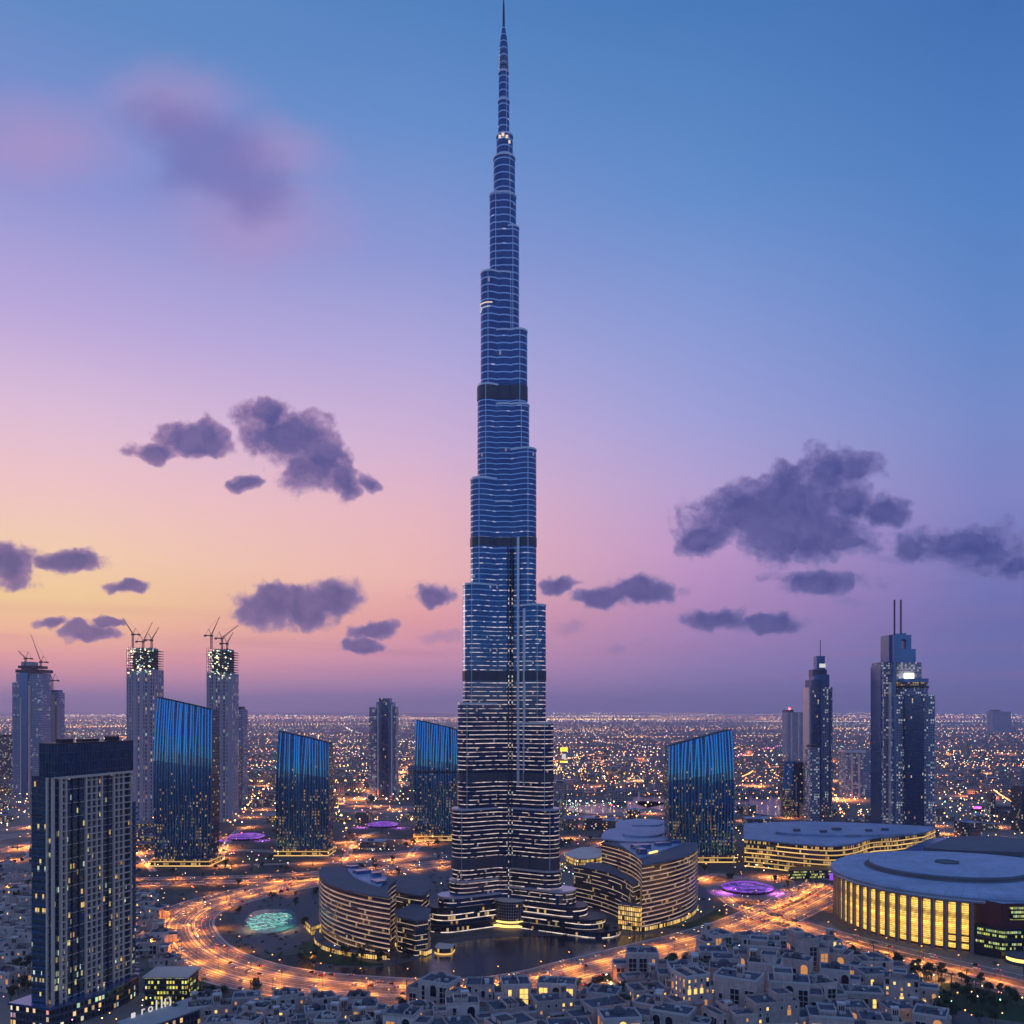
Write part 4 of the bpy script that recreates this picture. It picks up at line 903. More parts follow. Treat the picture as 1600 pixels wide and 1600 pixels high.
# podium of the tower with sweeping roof
pod = ccw(spline([TP(-8, -2), TP(10, -7), TP(30, -9), TP(50, -7), TP(66, -2)], 5) + [TP(66, 26), TP(-8, 30)])
m = MB(); m.prism(pod, 0, 13, 0, 1)
M['podwall'] = facade('podium_shop_wall', fh=4.4, ww=2.6, wall=(0.05, 0.06, 0.09), glass=(0.05, 0.10, 0.16), lit=0.26, ls=1.2, cols=[(0, (1, .55, .15)), (.5, (1, .8, .5)), (.7, (.5, .95, .6)), (.85, (.4, .6, 1)), (1, (1, .3, .25))], mx=0.14, my=0.25, cluster=0.8)
m.build('podium', [M['podwall'], M['roofdark']], rt)
slab_edge(pod, 13, rt, M['spire_blue'], 1.6, 1.5, 'podium_roof')

# low lit block right of that tower, and the roof with sign letters in front of it
def gbox(xl, xr, yb, ytop, dep, z0=0.0):
    Y = GY(yb); return [(W(xl, Y), Y), (W(xr, Y), Y), (W(xr, Y) , Y + dep), (W(xl, Y), Y + dep)], Zh(ytop, Y)
bl = thing('shop_block', 'small block with yellow-green lit windows at the foot of the residential tower', 'shop', (*G(262, 1572), 0))
q, zt = gbox(226, 292, 1572, 1528, 22)
M['ygshop'] = facade('yellow_shop_glazing', fh=3.4, ww=2.0, wall=(0.03, 0.04, 0.05), glass=(0.05, 0.08, 0.09), lit=0.62, ls=1.3, cols=[(0, (1, .7, .1)), (.4, (.95, .85, .12)), (.75, (.7, .85, .2)), (1, (1, .9, .6))], mx=.2, my=.3, cluster=.7)
m = MB(); m.prism(ccw(q), 0, zt, 0, 1); m.build('wall', [M['ygshop'], M['roofdark']], bl); slab_edge(ccw(q), zt, bl, M['stone'], 1.5, 1.0, 'roof')
sg = thing('sign_hall', 'low grey roofed hall carrying white roof letters at the bottom left', 'hall', (*G(245, 1640), 0))
Y0 = 538.0
p0, p1 = (W(185, 530), 530.0), (W(300, 575), 575.0)
q = ccw([p0, p1, (p1[0] + 16, p1[1] - 16), (p0[0] + 16, p0[1] - 16)])
m = MB(); m.prism(q, 0, 9.5, 0, 1); m.build('wall', [M['podwall'], M['houseroof']], sg)
slab_edge(q, 9.5, sg, M['kerb'], .8, .8, 'roof_edge')
def text_obj(txt, size, loc, rot, mat, parent, name):
    cu = bpy.data.curves.new(name, 'FONT'); cu.body = txt; cu.size = size; cu.extrude = size*.03; cu.resolution_u = 3
    tmp = bpy.data.objects.new(name, cu); COL.objects.link(tmp)
    me = bpy.data.meshes.new_from_object(tmp.evaluated_get(bpy.context.evaluated_depsgraph_get())); bpy.data.objects.remove(tmp)
    me.name = name; me.materials.clear(); me.materials.append(mat)
    o = bpy.data.objects.new(name, me); COL.objects.link(o); o.parent = parent
    po = parent['_o']; o.location = (loc[0]-po[0], loc[1]-po[1], loc[2]-po[2]); o.rotation_euler = rot; return o
sa_ = math.atan2(p1[1]-p0[1], p1[0]-p0[0]); dl = math.hypot(p1[0]-p0[0], p1[1]-p0[1])
def along(s): return (p0[0] + (p1[0]-p0[0])*s + 1.5, p0[1] + (p1[1]-p0[1])*s - 1.5)
for ch, s, sz in (('r', .27, 7.0), ('o', .36, 7.0), ('l', .46, 8.5), ('I', .53, 8.0), ('I', .58, 7.5), (')', .64, 8.0)):
    c = along(s); text_obj(ch, sz, (c[0], c[1], 10.5), (R(90), 0, sa_), M['signwhite'], sg, 'sign_letter')
c = along(.17); m = MB(); m.box(c[0], c[1], 10.4, 13.2, 2.6, .4, sa_); m.build('sign_panel', M['signwhite'], sg)

# ================================================================== UNFINISHED TOWERS WITH CRANES
def crane(label, base, mast_h, jib, ang_up, head, scale=1.0):
    t_ = thing('tower_crane', label, 'crane', base, 'luffing cranes on the unfinished towers')
    x, y, z = base; top = z + mast_h; ca, sa = math.cos(head), math.sin(head)
    m = MB()
    for dx_, dy_ in ((-1, -1), (1, -1), (1, 1), (-1, 1)): m.tube((x+dx_*scale, y+dy_*scale, z), (x+dx_*scale, y+dy_*scale, top), .32*scale, n=4)
    k = 0
    while z + k*3.0 < top - 2:
        s = 1 if k % 2 else -1
        m.tube((x - s*scale, y - scale, z + k*3), (x + s*scale, y - scale, z + k*3 + 3), .25*scale, n=4); k += 1
    m.build('mast', M['crane'], t_)
    m = MB(); m.box(x, y, top, top + 2.6*scale, 4*scale, 3.2*scale, head); m.build('cab', M['crane'], t_)
    jx, jz = jib*math.cos(R(ang_up)), jib*math.sin(R(ang_up)); tip = (x + ca*jx, y + sa*jx, top + 2 + jz)
    m = MB()
    for o_ in (-.7, .7): m.tube((x - sa*o_, y + ca*o_, top + 2), tip, .42*scale, .25*scale, n=4)
    m.tube((x, y, top + 4.4), (tip[0], tip[1], tip[2] + .5), .34*scale, .2*scale, n=4)
    m.build('jib', M['crane'], t_)
    m = MB(); bx = (x - ca*9*scale, y - sa*9*scale, top + 2.4); m.tube((x, y, top + 1.5), bx, .8*scale, n=4)
    m.box(bx[0], bx[1], bx[2] - 2.6, bx[2] + .6, 3*scale, 3*scale, head); m.build('counter_jib', M['crane'], t_)
    m = MB(); apex = (x - ca*4*scale, y - sa*4*scale, top + 11*scale); m.tube((x, y, top + 2), apex, .4*scale, n=4); m.tube(apex, (tip[0], tip[1], tip[2]), .12*scale, n=3); m.tube(apex, bx, .2*scale, n=3)
    m.build('stay', M['crane'], t_)
def site_tower(label, xl, xr, yt, yb, crown_y, seed, dep=40, taper=.0):
    Y = GY(yb); x0, x1 = W(xl, Y), W(xr, Y); zt, zc = Zh(yt, Y), Zh(crown_y, Y); rg = random.Random(seed); w_ = x1 - x0; cx = (x0+x1)/2
    t_ = thing('unfinished_tower', label, 'tower', (cx, Y, 0))
    # bowed plan
    n = 10
    pl_ = [(x0 + w_*k/n, Y - 6*math.sin(math.pi*k/n)) for k in range(n+1)] + [(x1, Y + dep), (x0, Y + dep)]
    m = MB(); m.prism(pl_, 0, zc, 0, 1); m.build('wall', [M['frame_tower'], M['concrete']], t_)
    for f in (.0, .2, .38, .62, .8, 1.0):
        m = MB(); m.box(x0 + w_*f, Y - 6*math.sin(math.pi*f) - .4, 0, zc + 2, 2.0, 2.2); m.build('pier', M['concrete'], t_)
    m = MB(); m.prism([(cx + (x-cx)*.72, Y + 8 + (y-Y)*.6) for x, y in pl_], zc, zt, 0); m.build('bare_core', M['concrete'], t_)
    nfl = max(2, int((zt - zc)/4.6))
    for k in range(nfl):
        z = zc + 2 + (zt - zc - 3)*k/nfl; g = 1 + .02*math.sin(k*2.1)
        m = MB(); m.prism([(cx + (x-cx)*g, y) for x, y in pl_], z, z + .8, 0, None, True); m.build('bare_slab', M['darkmetal'], t_)
    for k in range(13):
        f = k/12; m = MB(); xx = cx - w_*.52 + w_*1.04*f; m.tube((xx, Y - 7*math.sin(math.pi*f) - .8, zc - 4), (xx, Y - 7*math.sin(math.pi*f) - .8, zt + rg.uniform(-3, 3)), .35, n=4); m.build('scaffold_pole', M['darkmetal'], t_)
    for k in range(70):
        f = rg.random(); m = MB(); zz = zc - 10 + (zt - zc + 8)*rg.random(); m.box(cx - w_*.48 + w_*.96*f, Y - 6*math.sin(math.pi*f) - 1.6, zz, zz + 1.3, rg.uniform(.8, 2.6), .6); m.build('work_light', M['greenw'] if rg.random() < .7 else M['warmglow'], t_)
    return cx, Y, zt, w_
cx, Y, zt, w_ = site_tower('unfinished lit-topped tower left of the tallest slanted blue tower', 199, 242, 1012, 1282, 1046, 1)
crane('crane with jib leaning left on the unfinished tower at left', (cx - 17, Y + 6, zt), 22, 34, 58, R(180), 1.2)
crane('crane with jib leaning right in the middle of the left unfinished tower', (cx + 2, Y + 4, zt - 4), 13, 38, 66, R(20), 1.2)
crane('crane with jib leaning right at the edge of the left unfinished tower', (cx + 16, Y + 6, zt - 6), 18, 26, 60, R(0), 1.2)
cx, Y, zt, w_ = site_tower('unfinished lit-topped tower right behind the tallest slanted blue tower', 324, 362, 1014, 1284, 1052, 2)
crane('crane with steep jib on the left edge of the right unfinished tower', (cx - 16, Y + 6, zt), 22, 36, 66, R(0), 1.2)
crane('crane with low jib reaching right on the right unfinished tower', (cx + 3, Y + 4, zt - 3), 20, 36, 38, R(0), 1.2)
crane('short crane at the right edge of the right unfinished tower', (cx + 11, Y + 7, zt - 6), 14, 22, 62, R(10), 1.2)
# cluster at far left
def slabs(name, label, cat, parts, yb, group=None):
    """parts: (xl, xr, ytop, ybottom or None, depth in, depth out, material, kind of part)"""
    Y = GY(yb); xs = [p[0] for p in parts] + [p[1] for p in parts]; cx = W((min(xs) + max(xs))/2, Y)
    t_ = thing(name, label, cat, (cx, Y, 0), group)
    for xl, xr, yt, ybm, d0, d1, mt, pn in parts:
        Yd = Y + d0; zt = Zh(yt, Yd); z0 = 0 if ybm is None else Zh(ybm, Yd)
        m = MB(); m.prism([(W(xl, Yd), Yd), (W(xr, Yd), Yd), (W(xr, Yd), Y + d1), (W(xl, Yd), Y + d1)], z0, zt, 0, 1)
        m.build(pn, [mt, M['roofdark']], t_)
    return t_, cx, Y
MT, SW, SBL, SG, DM, FT = M['mist_tower'], M['spire_wall'], M['spire_blue'], M['spire_glass'], M['darkmetal'], M['frame_tower']
t_, cx, Y = slabs('unfinished_tower', 'blue-grey unfinished tower with ragged crane-topped roof at the far left edge', 'tower',
    [(25, 65, 1052, None, 0, 40, MT, 'wall'), (19, 27, 1066, None, 6, 40, MT, 'side_wing'), (30, 43, 1050, None, -4, 0, SBL, 'bay'), (24, 66, 1046, 1051, -5, 42, DM, 'bare_slab'), (28, 60, 1040, 1044, -4, 36, DM, 'bare_slab'), (33, 50, 1034, 1046, 4, 30, M['concrete'], 'bare_core'), (31, 33, 1090, None, -5, 0, M['stone'], 'pier'), (44, 46, 1072, None, -5, 0, M['stone'], 'pier')], 1246)
zc = Zh(1040, Y)
crane('crane with long steep jib on the far left unfinished tower', (W(62, Y), Y + 5, zc - 6), 12, 66, 70, R(180), 1.5)
crane('crane with low jib leaning left on the far left unfinished tower', (W(38, Y), Y + 5, zc), 14, 24, 45, R(180), 1.5)
for k in range(9): pass
t_, cx, Y = slabs('slender_tower', 'slender blue-grey tower with rounded top, third at the far left', 'tower',
    [(74, 91, 1082, None, 0, 30, MT, 'wall'), (76, 89, 1078, 1082, 2, 28, SBL, 'crown'), (80, 85, 1086, None, -2.5, 0, M['concrete'], 'pier'), (88.5, 91.5, 1090, None, -2.5, 0, M['concrete'], 'pier')], 1240)
crane('small crane standing on the slender rounded tower at far left', (W(79, Y), Y + 8, Zh(1078, Y)), 20, 24, 72, R(180), 1.5)
slabs('slender_tower', 'lower blue-grey tower between the two crane-topped ones at far left', 'tower',
    [(56, 72, 1092, None, 0, 30, MT, 'wall'), (58, 70, 1088, 1092, 2, 28, SBL, 'crown'), (57, 60, 1098, None, -2.5, 0, M['concrete'], 'pier'), (66, 68.5, 1098, None, -2.5, 0, M['concrete'], 'pier')], 1238)
slabs('low_tower', 'dark squat block at the left edge below the crane tower', 'building', [(-30, 28, 1152, None, 0, 60, M['lowwall'][2], 'wall'), (-30, 10, 1148, 1152, 4, 50, DM, 'roof_plant')], 1222)
slabs('office_tower', 'dark grey tower half hidden behind the right unfinished tower', 'tower', [(362, 379, 1108, None, 0, 36, MT, 'wall'), (364, 377, 1104, 1108, 4, 30, DM, 'roof_plant'), (366, 369, 1094, 1104, 8, 12, DM, 'mast'), (364, 375, 1166, None, -6, 0, M['lowwall'][0], 'lower_wing')], 1258)
slabs('office_tower', 'blue-grey stepped tower standing alone left of the tallest tower', 'tower',
    [(588, 614, 1097, None, 0, 46, SBL, 'wall'), (577, 589, 1105, None, 5, 46, SW, 'left_wing'), (613, 619, 1104, None, 5, 46, SW, 'right_wing'), (592, 609, 1091, 1097, 4, 40, SG, 'crown'), (595, 606, 1097.5, None, -3, 0, SG, 'bay'), (589.5, 591.5, 1100, None, -2, 0, M['stone'], 'pier'), (611, 613, 1100, None, -2, 0, M['stone'], 'pier')], 1246)
# twin spired tower
t_, cx, Y = slabs('twin_spired_tower', 'twin spired dark blue tower, tallest building on the right', 'tower',
    [(1414, 1444, 1086, None, -6, 40, SG, 'front_face'), (1394, 1414, 1086, None, 0, 42, SW, 'left_bay'), (1444, 1461, 1086, None, 0, 42, SW, 'right_bay'),
     (1391, 1396, 1066, None, 2, 44, M['palesteel'], 'pier'), (1376, 1381, 1040, None, 20, 60, SBL, 'rear_pier'), (1381, 1392, 1034, None, 12, 60, SW, 'rear_wing'),
     (1401, 1440, 1035, 1066, 6, 44, SW, 'upper_storeys'), (1400, 1431, 1014, 1036, 10, 40, SBL, 'crown'), (1389, 1393, 992, 1036, 8, 40, SBL, 'crown_fin'), (1393, 1396, 992, 1036, 10, 40, SG, 'crown_fin'),
     (1400, 1409, 990, 1014, 12, 38, SBL, 'crown_post'), (1416, 1424, 992, 1014, 12, 38, SBL, 'crown_post'), (1409, 1416, 989, 999, 12, 38, SBL, 'crown_lintel'),
     (1396.3, 1399.8, 992, None, -2, 8, SBL, 'spire_shaft'), (1397.0, 1399.0, 937, 992, 0, 2.2, DM, 'spire'), (1407.0, 1409.0, 937, 990, 14, 16.2, DM, 'spire'), (1390, 1468, 1296, None, -18, 46, M['lowwall'][2], 'podium')], 1303)
c_ = ((W(1400, Y) + W(1458, Y))/2, Y + 26)
for z0, z1, r, mt in ((1086, 1075, 30, 'spire_wall'), (1075, 1071, 31.5, 'darkmetal'), (1071, 1066, 30, 'lowgold'), (1066, 1060, 31, 'spire_blue')):
    m = MB(); m.prism(circle(r, 30, *c_), Zh(z0, Y), Zh(z1, Y), 0); m.build('drum_storey', M[mt] if mt in M else M['lowwall'][3], t_)
m = MB(); m.box(W(1419, Y), Y - 3, Zh(1060, Y), Zh(1052, Y), 14, 3); m.build('crown_light', M['lampw'], t_)
# spire tower
t_, cx, Y = slabs('spired_tower', 'slim stepped blue tower with a single needle, left of the twin spired tower', 'tower',
    [(1268, 1283, 1062, None, 0, 34, SG, 'wall'), (1283, 1301, 1074, None, 3, 36, SW, 'right_bay'), (1264, 1269, 1074, None, 4, 36, M['palesteel'], 'pier'), (1272, 1296, 1054, 1076, 6, 34, SBL, 'crown'), (1270, 1292, 1046, 1056, 8, 30, SG, 'crown'),
     (1276, 1289, 1025, 1047, 10, 26, SBL, 'crown'), (1281, 1290, 1037, 1043, 8, 10, M['signwhite'], 'sign_panel'), (1281.5, 1282.3, 1000, 1025, 14, 15.5, DM, 'spire'), (1283, 1286, 1078, None, -3, 3, SBL, 'pier'), (1296, 1299, 1080, None, 0, 3, SBL, 'pier'), (1262, 1300, 1258, None, -14, 30, M['lowwall'][0], 'podium')], 1282)
slabs('apartment_tower', 'narrow lit apartment block at the foot of the single needle tower', 'tower', [(1266, 1281, 1168, None, -30, -4, SW, 'wall'), (1267, 1280, 1164, 1168, -28, -6, DM, 'parapet')], 1283)
slabs('red_beacon_tower', 'grey tower with a red roof beacon, left of the single needle tower', 'tower', [(1230, 1258, 1113, None, 0, 60, MT, 'wall'), (1230, 1240, 1109, 1113, 0, 60, DM, 'roof_plant'), (1232.5, 1235, 1106, 1109, -2, 2, M['redlight'], 'beacon'), (1236, 1238, 1114, None, -4, 0, M['stone'], 'pier'), (1247, 1249, 1114, None, -4, 0, M['stone'], 'pier')], 1190)
slabs('apartment_tower', 'square apartment tower between the two spired towers', 'tower', [(1322, 1352, 1176, None, 0, 44, SW, 'wall'), (1321, 1353, 1172, 1176, -2, 46, M['palesteel'], 'parapet'), (1330, 1333, 1178, None, -3, 0, M['stone'], 'pier'), (1341, 1344, 1178, None, -3, 0, M['stone'], 'pier'), (1352, 1366, 1170, None, 14, 44, MT, 'rear_wing')], 1246)
slabs('slab_tower', 'far-off pale blue slab tower near the right edge', 'tower', [(1551, 1565, 1111, None, 0, 90, MT, 'wall'), (1565, 1580, 1112, None, 12, 90, MT, 'right_wing'), (1553, 1562, 1109, 1111, 5, 70, DM, 'roof_plant')], 1146)
slabs('dark_tower', 'dark tower cut by the right edge of the view', 'tower', [(1596, 1625, 1232, None, 0, 30, M['blueside'], 'wall'), (1597, 1624, 1229, 1232, 2, 28, DM, 'parapet')], 1300)
slabs('office_block', 'low dark office block near the right edge beyond the flyover', 'building', [(1556, 1592, 1264, None, 0, 50, M['lowwall'][2], 'wall'), (1560, 1580, 1260, 1264, 6, 40, DM, 'roof_plant'), (1548, 1556, 1240, None, 10, 24, M['lowwall'][2], 'stair_tower')], 1276)
sg2 = thing('neon_sign', 'bright magenta strip sign on a dark low roof near right edge', 'sign', (*G(1532, 1268), 0))
Y = GY(1268); m = MB(); m.box(W(1532, Y), Y, Zh(1263.5, Y), Zh(1260.5, Y), 26, 1.0); m.build('light_strip', M['magenta'], sg2)
m = MB(); m.box(W(1532, Y), Y + 2.5, 0, Zh(1263.6, Y), 30, 4); m.build('stand', M['darkmetal'], sg2)
bb = thing('billboard', 'tall advertising mast with three stacked yellow and white lit panels', 'billboard', (*G(880, 1196), 0)); Y = GY(1196)
for y0, y1, w_, mt in ((1168, 1174, 24, 'signyellow'), (1178, 1186, 14, 'signwhite'), (1189, 1192, 26, 'signyellow')):
    m = MB(); m.box(W(881, Y), Y, Zh(y1, Y), Zh(y0, Y), w_, 1.5); m.build('panel', M[mt], bb)
for sx in (-6, 6): m = MB(); m.tube((W(881, Y) + sx, Y + 2, 0), (W(881, Y) + sx, Y + 2, Zh(1170, Y)), .8); m.build('post', M['darkmetal'], bb)
# small curved blue tower
Y = GY(1277); t_ = thing('curved_blue_tower', 'small curved blue glass block beside the single needle tower', 'tower', (W(1246, Y), Y, 0), None)
x0, x1, x2 = W(1225, Y), W(1243, Y), W(1266, Y); zt = Zh(1190, Y)
m = MB(); K = 10
for j in range(K):
    for i in range(6):
        def Pq(i, j):
            h = j/K; b = 3.5*math.sin(math.pi*h)*.8; f = i/6
            return (x0 - b*(1-f)*1.2 + (x1 - x0)*f + 3*h, Y - 4*math.sin(f*1.5) + 5*h*h*(1) , zt*h)
        p = [Pq(i, j), Pq(i+1, j), Pq(i+1, j+1), Pq(i, j+1)]; m.face(p, [(i*4, p[0][2]), (i*4+4, p[1][2]), (i*4+4, p[2][2]), (i*4, p[3][2])])
m.build('glass_face', M['bluetower'], t_, smooth=True)
m = MB(); m.prism([(x1, Y - 3.5), (x2, Y - 1), (x2, Y + 30), (x1 + 2, Y + 30)], 0, zt - 1, 0, 1); m.build('side_wall', [M['blueside'], M['roofdark']], t_)
m = MB(); m.prism([(x0 + 3, Y + 5.5), (x1 + 3, Y + 2), (x1 + 3, Y + 30), (x0 + 3, Y + 30)], 0, zt, 0, 1); m.build('rear_wall', [M['blueside'], M['roofdark']], t_)
m = MB(); m.tube((x1 + .6, Y - 4.4, 0), (x1 - .5, Y - 4.2, zt*.5), .6); m.tube((x1 - .5, Y - 4.2, zt*.5), (x1 + 3.5, Y + .6, zt), .6); m.build('edge_fin', M['steel'], t_)
# ================================================================== OLD TOWN HOUSES
def frame_mesh(name, w, h, nx, nz, arch, pane):
    m = MB(); t = .28
    def bar(x0, x1, z0, z1, d=.32, mi=0):
        pts = lambda y: [(x0, y, z0), (x1, y, z0), (x1, y, z1), (x0, y, z1)]
        m.face(pts(-d), None, mi)
        m.face([(x0, -d, z0), (x0, 0, z0), (x1, 0, z0), (x1, -d, z0)], None, mi); m.face([(x0, -d, z1), (x1, -d, z1), (x1, 0, z1), (x0, 0, z1)], None, mi)
        m.face([(x0, 0, z0), (x0, -d, z0), (x0, -d, z1), (x0, 0, z1)], None, mi); m.face([(x1, -d, z0), (x1, 0, z0), (x1, 0, z1), (x1, -d, z1)], None, mi)
    if arch:
        r = w/2; zc = h - r; n = 8
        arc_ = [(r*math.cos(math.pi*k/n), zc + r*math.sin(math.pi*k/n)) for k in range(n+1)]
        m.face([(-r, -.06, 0), (r, -.06, 0)] + [(x, -.06, z) for x, z in arc_], None, 1)
        R2 = r + t
        for k in range(n):
            a, b = arc_[k], arc_[k+1]; c, d = (R2*math.cos(math.pi*(k+1)/n), zc + R2*math.sin(math.pi*(k+1)/n)), (R2*math.cos(math.pi*k/n), zc + R2*math.sin(math.pi*k/n))
            m.face([(d[0], -.3, d[1]), (c[0], -.3, c[1]), (b[0], -.3, b[1]), (a[0], -.3, a[1])], None, 0)
            m.face([(d[0], 0, d[1]), (c[0], 0, c[1]), (c[0], -.3, c[1]), (d[0], -.3, d[1])], None, 0)
            m.face([(a[0], -.3, a[1]), (b[0], -.3, b[1]), (b[0], -.06, b[1]), (a[0], -.06, a[1])], None, 0)
        bar(-r - t, -r, 0, zc); bar(r, r + t, 0, zc); bar(-r - t, r + t, -t, 0, .45)
    else:
        m.face([(-w/2, -.06, 0), (w/2, -.06, 0), (w/2, -.06, h), (-w/2, -.06, h)], None, 1)
        for i in range(nx + 1): x = -w/2 + w*i/nx; bar(x - t/2, x + t/2, 0, h)
        for j in range(nz + 1): z = h*j/nz; bar(-w/2 - t/2, w/2 + t/2, z - t/2, z + t/2, .36)
    o = m.build(name, [M['trim'], pane]); me = o.data; bpy.data.objects.remove(o); return me
WIN = {}
for k, pn in (('d', M['pane']), ('l', M['litpane']), ('m', M['dimpane'])):
    WIN['rect', k] = frame_mesh('window', 1.7, 2.2, 1, 1, False, pn)
    WIN['arch', k] = frame_mesh('arched_window', 2.4, 4.4, 1, 1, True, pn)
    WIN['bigarch', k] = frame_mesh('arched_opening', 4.6, 7.5, 1, 1, True, pn)
    for f in (2, 3, 4, 5, 6): WIN['bay%d' % f, k] = frame_mesh('window_bay', 5.6, 3.5*f, 2, f, False, pn)
    for f in (2, 3, 4, 5): WIN['slim%d' % f, k] = frame_mesh('window_strip', 2.4, 3.4*f, 1, f, False, pn)
HL = {}
def ring_box(m, x0, x1, y0, y1, z0, z1, t=.45):
    m.box((x0+x1)/2, y0 + t/2, z0, z1, x1-x0, t); m.box((x0+x1)/2, y1 - t/2, z0, z1, x1-x0, t)
    m.box(x0 + t/2, (y0+y1)/2, z0, z1, t, y1-y0-2*t); m.box(x1 - t/2, (y0+y1)/2, z0, z1, t, y1-y0-2*t)
def house(x, y, w, d, h, rz, rg, place, big=False):
    t_ = thing('courtyard_house', None, 'house', (0, 0, 0), 'pale courtyard houses of the old quarter')
    wm = M['housewall'] if rg.random() < .6 else M['housewall2']
    feats = []
    def block(name, x0, x1, y0, y1, h_, mat):
        m = MB(); m.prism([(x0, y0), (x1, y0), (x1, y1), (x0, y1)], -2, h_, 0, 1); m.build(name, [mat, M['houseroof']], t_)
        m = MB(); ring_box(m, x0 - .12, x1 + .12, y0 - .12, y1 + .12, h_ - .25, h_ + 1.15); m.build('parapet', M['trim'] if rg.random() < .5 else mat, t_)
    x0, x1, y0, y1 = -w/2, w/2, -d/2, d/2
    block('wall', x0, x1, y0, y1, h, wm)
    # side masses stepping down or up
    nm = rg.choice((2, 2, 3, 3)) if big else rg.choice((1, 2, 2, 3))
    masses = [(x0, x1, y0, h)]
    for k in range(nm):
        s = rg.choice((-1, 1)) if k == 0 else -s
        ww = w*rg.uniform(.30, .55); hh = h*rg.uniform(.5, .82) if k < 2 else h*1.16
        if k < 2:
            a0 = (x1 - .6 if s > 0 else x0 - ww + .6); fy = y0 - rg.uniform(-3, 3.5)
            block('wing', a0, a0 + ww, fy, fy + d*rg.uniform(.6, .9), hh, wm); masses.append((a0, a0 + ww, fy, hh))
        else:
            a0 = rg.uniform(x0 + 1, x1 - ww - 1) if w - ww > 2.1 else x0 + 1
            block('roof_room', a0, a0 + ww, y0 + 3, y1 - 1.5, hh, wm); feats.append('a roof room')
    lit = rg.random(); nl = 0
    pl_, pm = (.34, .3) if lit < .28 else ((.14, .2) if lit < .68 else (.03, .1))
    def pick():
        r = rg.random(); return 'l' if r < pl_ else ('m' if r < pl_ + pm else 'd')
    style = rg.choice(('bays', 'bays', 'arches', 'mixed', 'mixed', 'rect'))
    def face_windows(a, b, fy, hh, rot, back=None):
        nonlocal nl
        span = b - a; z = 1.5
        def place_(kind, u, zz):
            nonlocal nl
            k = pick(); nl += k == 'l'
            me = WIN[kind, k]
            if rot == 0: put(me.name.split('.')[0], me, t_, (u, fy, zz))
            else: put(me.name.split('.')[0], me, t_, (fy, u, zz), rot)
        fl = int((hh - 2.5)/3.5)
        if fl < 1: return
        if style in ('bays', 'mixed') and fl >= 2 and span > 7:
            n = max(1, int(span/7.2)); f = min(fl, 6); z0 = max(1.0, (hh - 3.5*f)*.35)
            for i in range(n):
                u = a + span*(i+.5)/n; r = rg.random()
                if style == 'mixed' and i % 2 and hh > 12: place_('bigarch', u, hh - 8.9); place_('rect', u - 1.6, max(1, hh - 13)); place_('rect', u + 1.6, max(1, hh - 13))
                elif r < .80: place_('bay%d' % f, u, z0)
                else: place_('slim%d' % min(f, 5), u, z0)
        elif style == 'arches' and hh > 10 and span > 6:
            n = max(1, int(span/6.2))
            for i in range(n): place_('bigarch' if rg.random() < .6 else 'arch', a + span*(i+.5)/n, hh - 9.4)
            if hh > 15:
                for i in range(n): place_('rect', a + span*(i+.5)/n, max(1.2, hh - 14))
        else:
            n = max(1, int(span/4.2))
            for j in range(min(fl, 5)):
                for i in range(n):
                    if rg.random() < .72: place_('rect' if rg.random() < .75 or hh - j*3.5 < 7 else 'arch', a + span*(i+.5)/n, hh - 3.6 - j*3.5 - (1.2 if rg.random() < .0 else 0))
    for (a, b, fy, hh) in masses: face_windows(a, b, fy, hh, 0)
    # the side that can be seen from the viewpoint
    sgn = -1 if x > 0 else 1
    fx = x1 if sgn > 0 else x0
    face_windows(y0, y1, fx, h, math.pi/2 if sgn > 0 else -math.pi/2)
    if rg.random() < .42:
        tw = rg.uniform(3.2, 4.6); xx = rg.uniform(x0 + tw/2, x1 - tw/2); yy = rg.uniform(-d*.2, d*.35); ht = h + rg.uniform(5, 8.5)
        m = MB(); m.box(xx, yy, h - .5, ht, tw, tw, 0, 0, 1); wt = m.build('wind_tower', [wm, M['houseroof']], t_)
        m = MB()
        for q in (-.27, 0, .27): m.box(xx + tw*q, yy - tw/2 - .04, ht - 3.6, ht - .9, tw*.17, .2)
        m.build('slot', M['pane'], wt)
        m = MB(); m.box(xx, yy, ht, ht + .6, tw + .7, tw + .7); m.build('cap', M['trim'], wt); feats.insert(0, 'a square wind tower')
    elif rg.random() < .35:
        r = min(w, d)*.22; m = MB(); m.lathe(0, d*.1, [(r, h - .2), (r, h + 1.2), (r*.88, h + 1.2 + r*.45), (r*.5, h + 1.2 + r*.8), (.05, h + 1.2 + r*.95)], 16); m.build('dome', M['houseroof'], t_, smooth=False); feats.insert(0, 'a small roof dome')
    if rg.random() < .5:
        px0 = rg.uniform(x0 + .8, 0); pw = w*.4
        m = MB()
        for k in range(7): m.box(px0 + pw*k/6, y0 + d*.32, h + 3.0, h + 3.25, .3, d*.42)
        for q in (0, 1):
            for r_ in (0, 1): m.box(px0 + pw*q, y0 + d*(.14 + .36*r_), h, h + 3.0, .35, .35)
        m.build('pergola', M['timber'], t_); feats.append('a roof pergola')
    for k in range(rg.choice((0, 1, 2))):            # satellite dishes and tanks
        m = MB(); xx, yy = rg.uniform(x0*.75, x1*.75), rg.uniform(y0*.7, y1*.7)
        if rg.random() < .5: m.lathe(xx, yy, [(.9, h), (.9, h + 1.7), (.1, h + 2.0)], 10); m.build('water_tank', M['trim'] if rg.random() < .5 else M['darkmetal'], t_)
        else: m.tube((xx, yy, h), (xx, yy, h + 1.2), .08, n=4); m.lathe(xx, yy, [(.1, h + 1.1), (.7, h + 1.3), (1.0, h + 1.7)], 10); m.build('satellite_dish', M['trim'], t_)
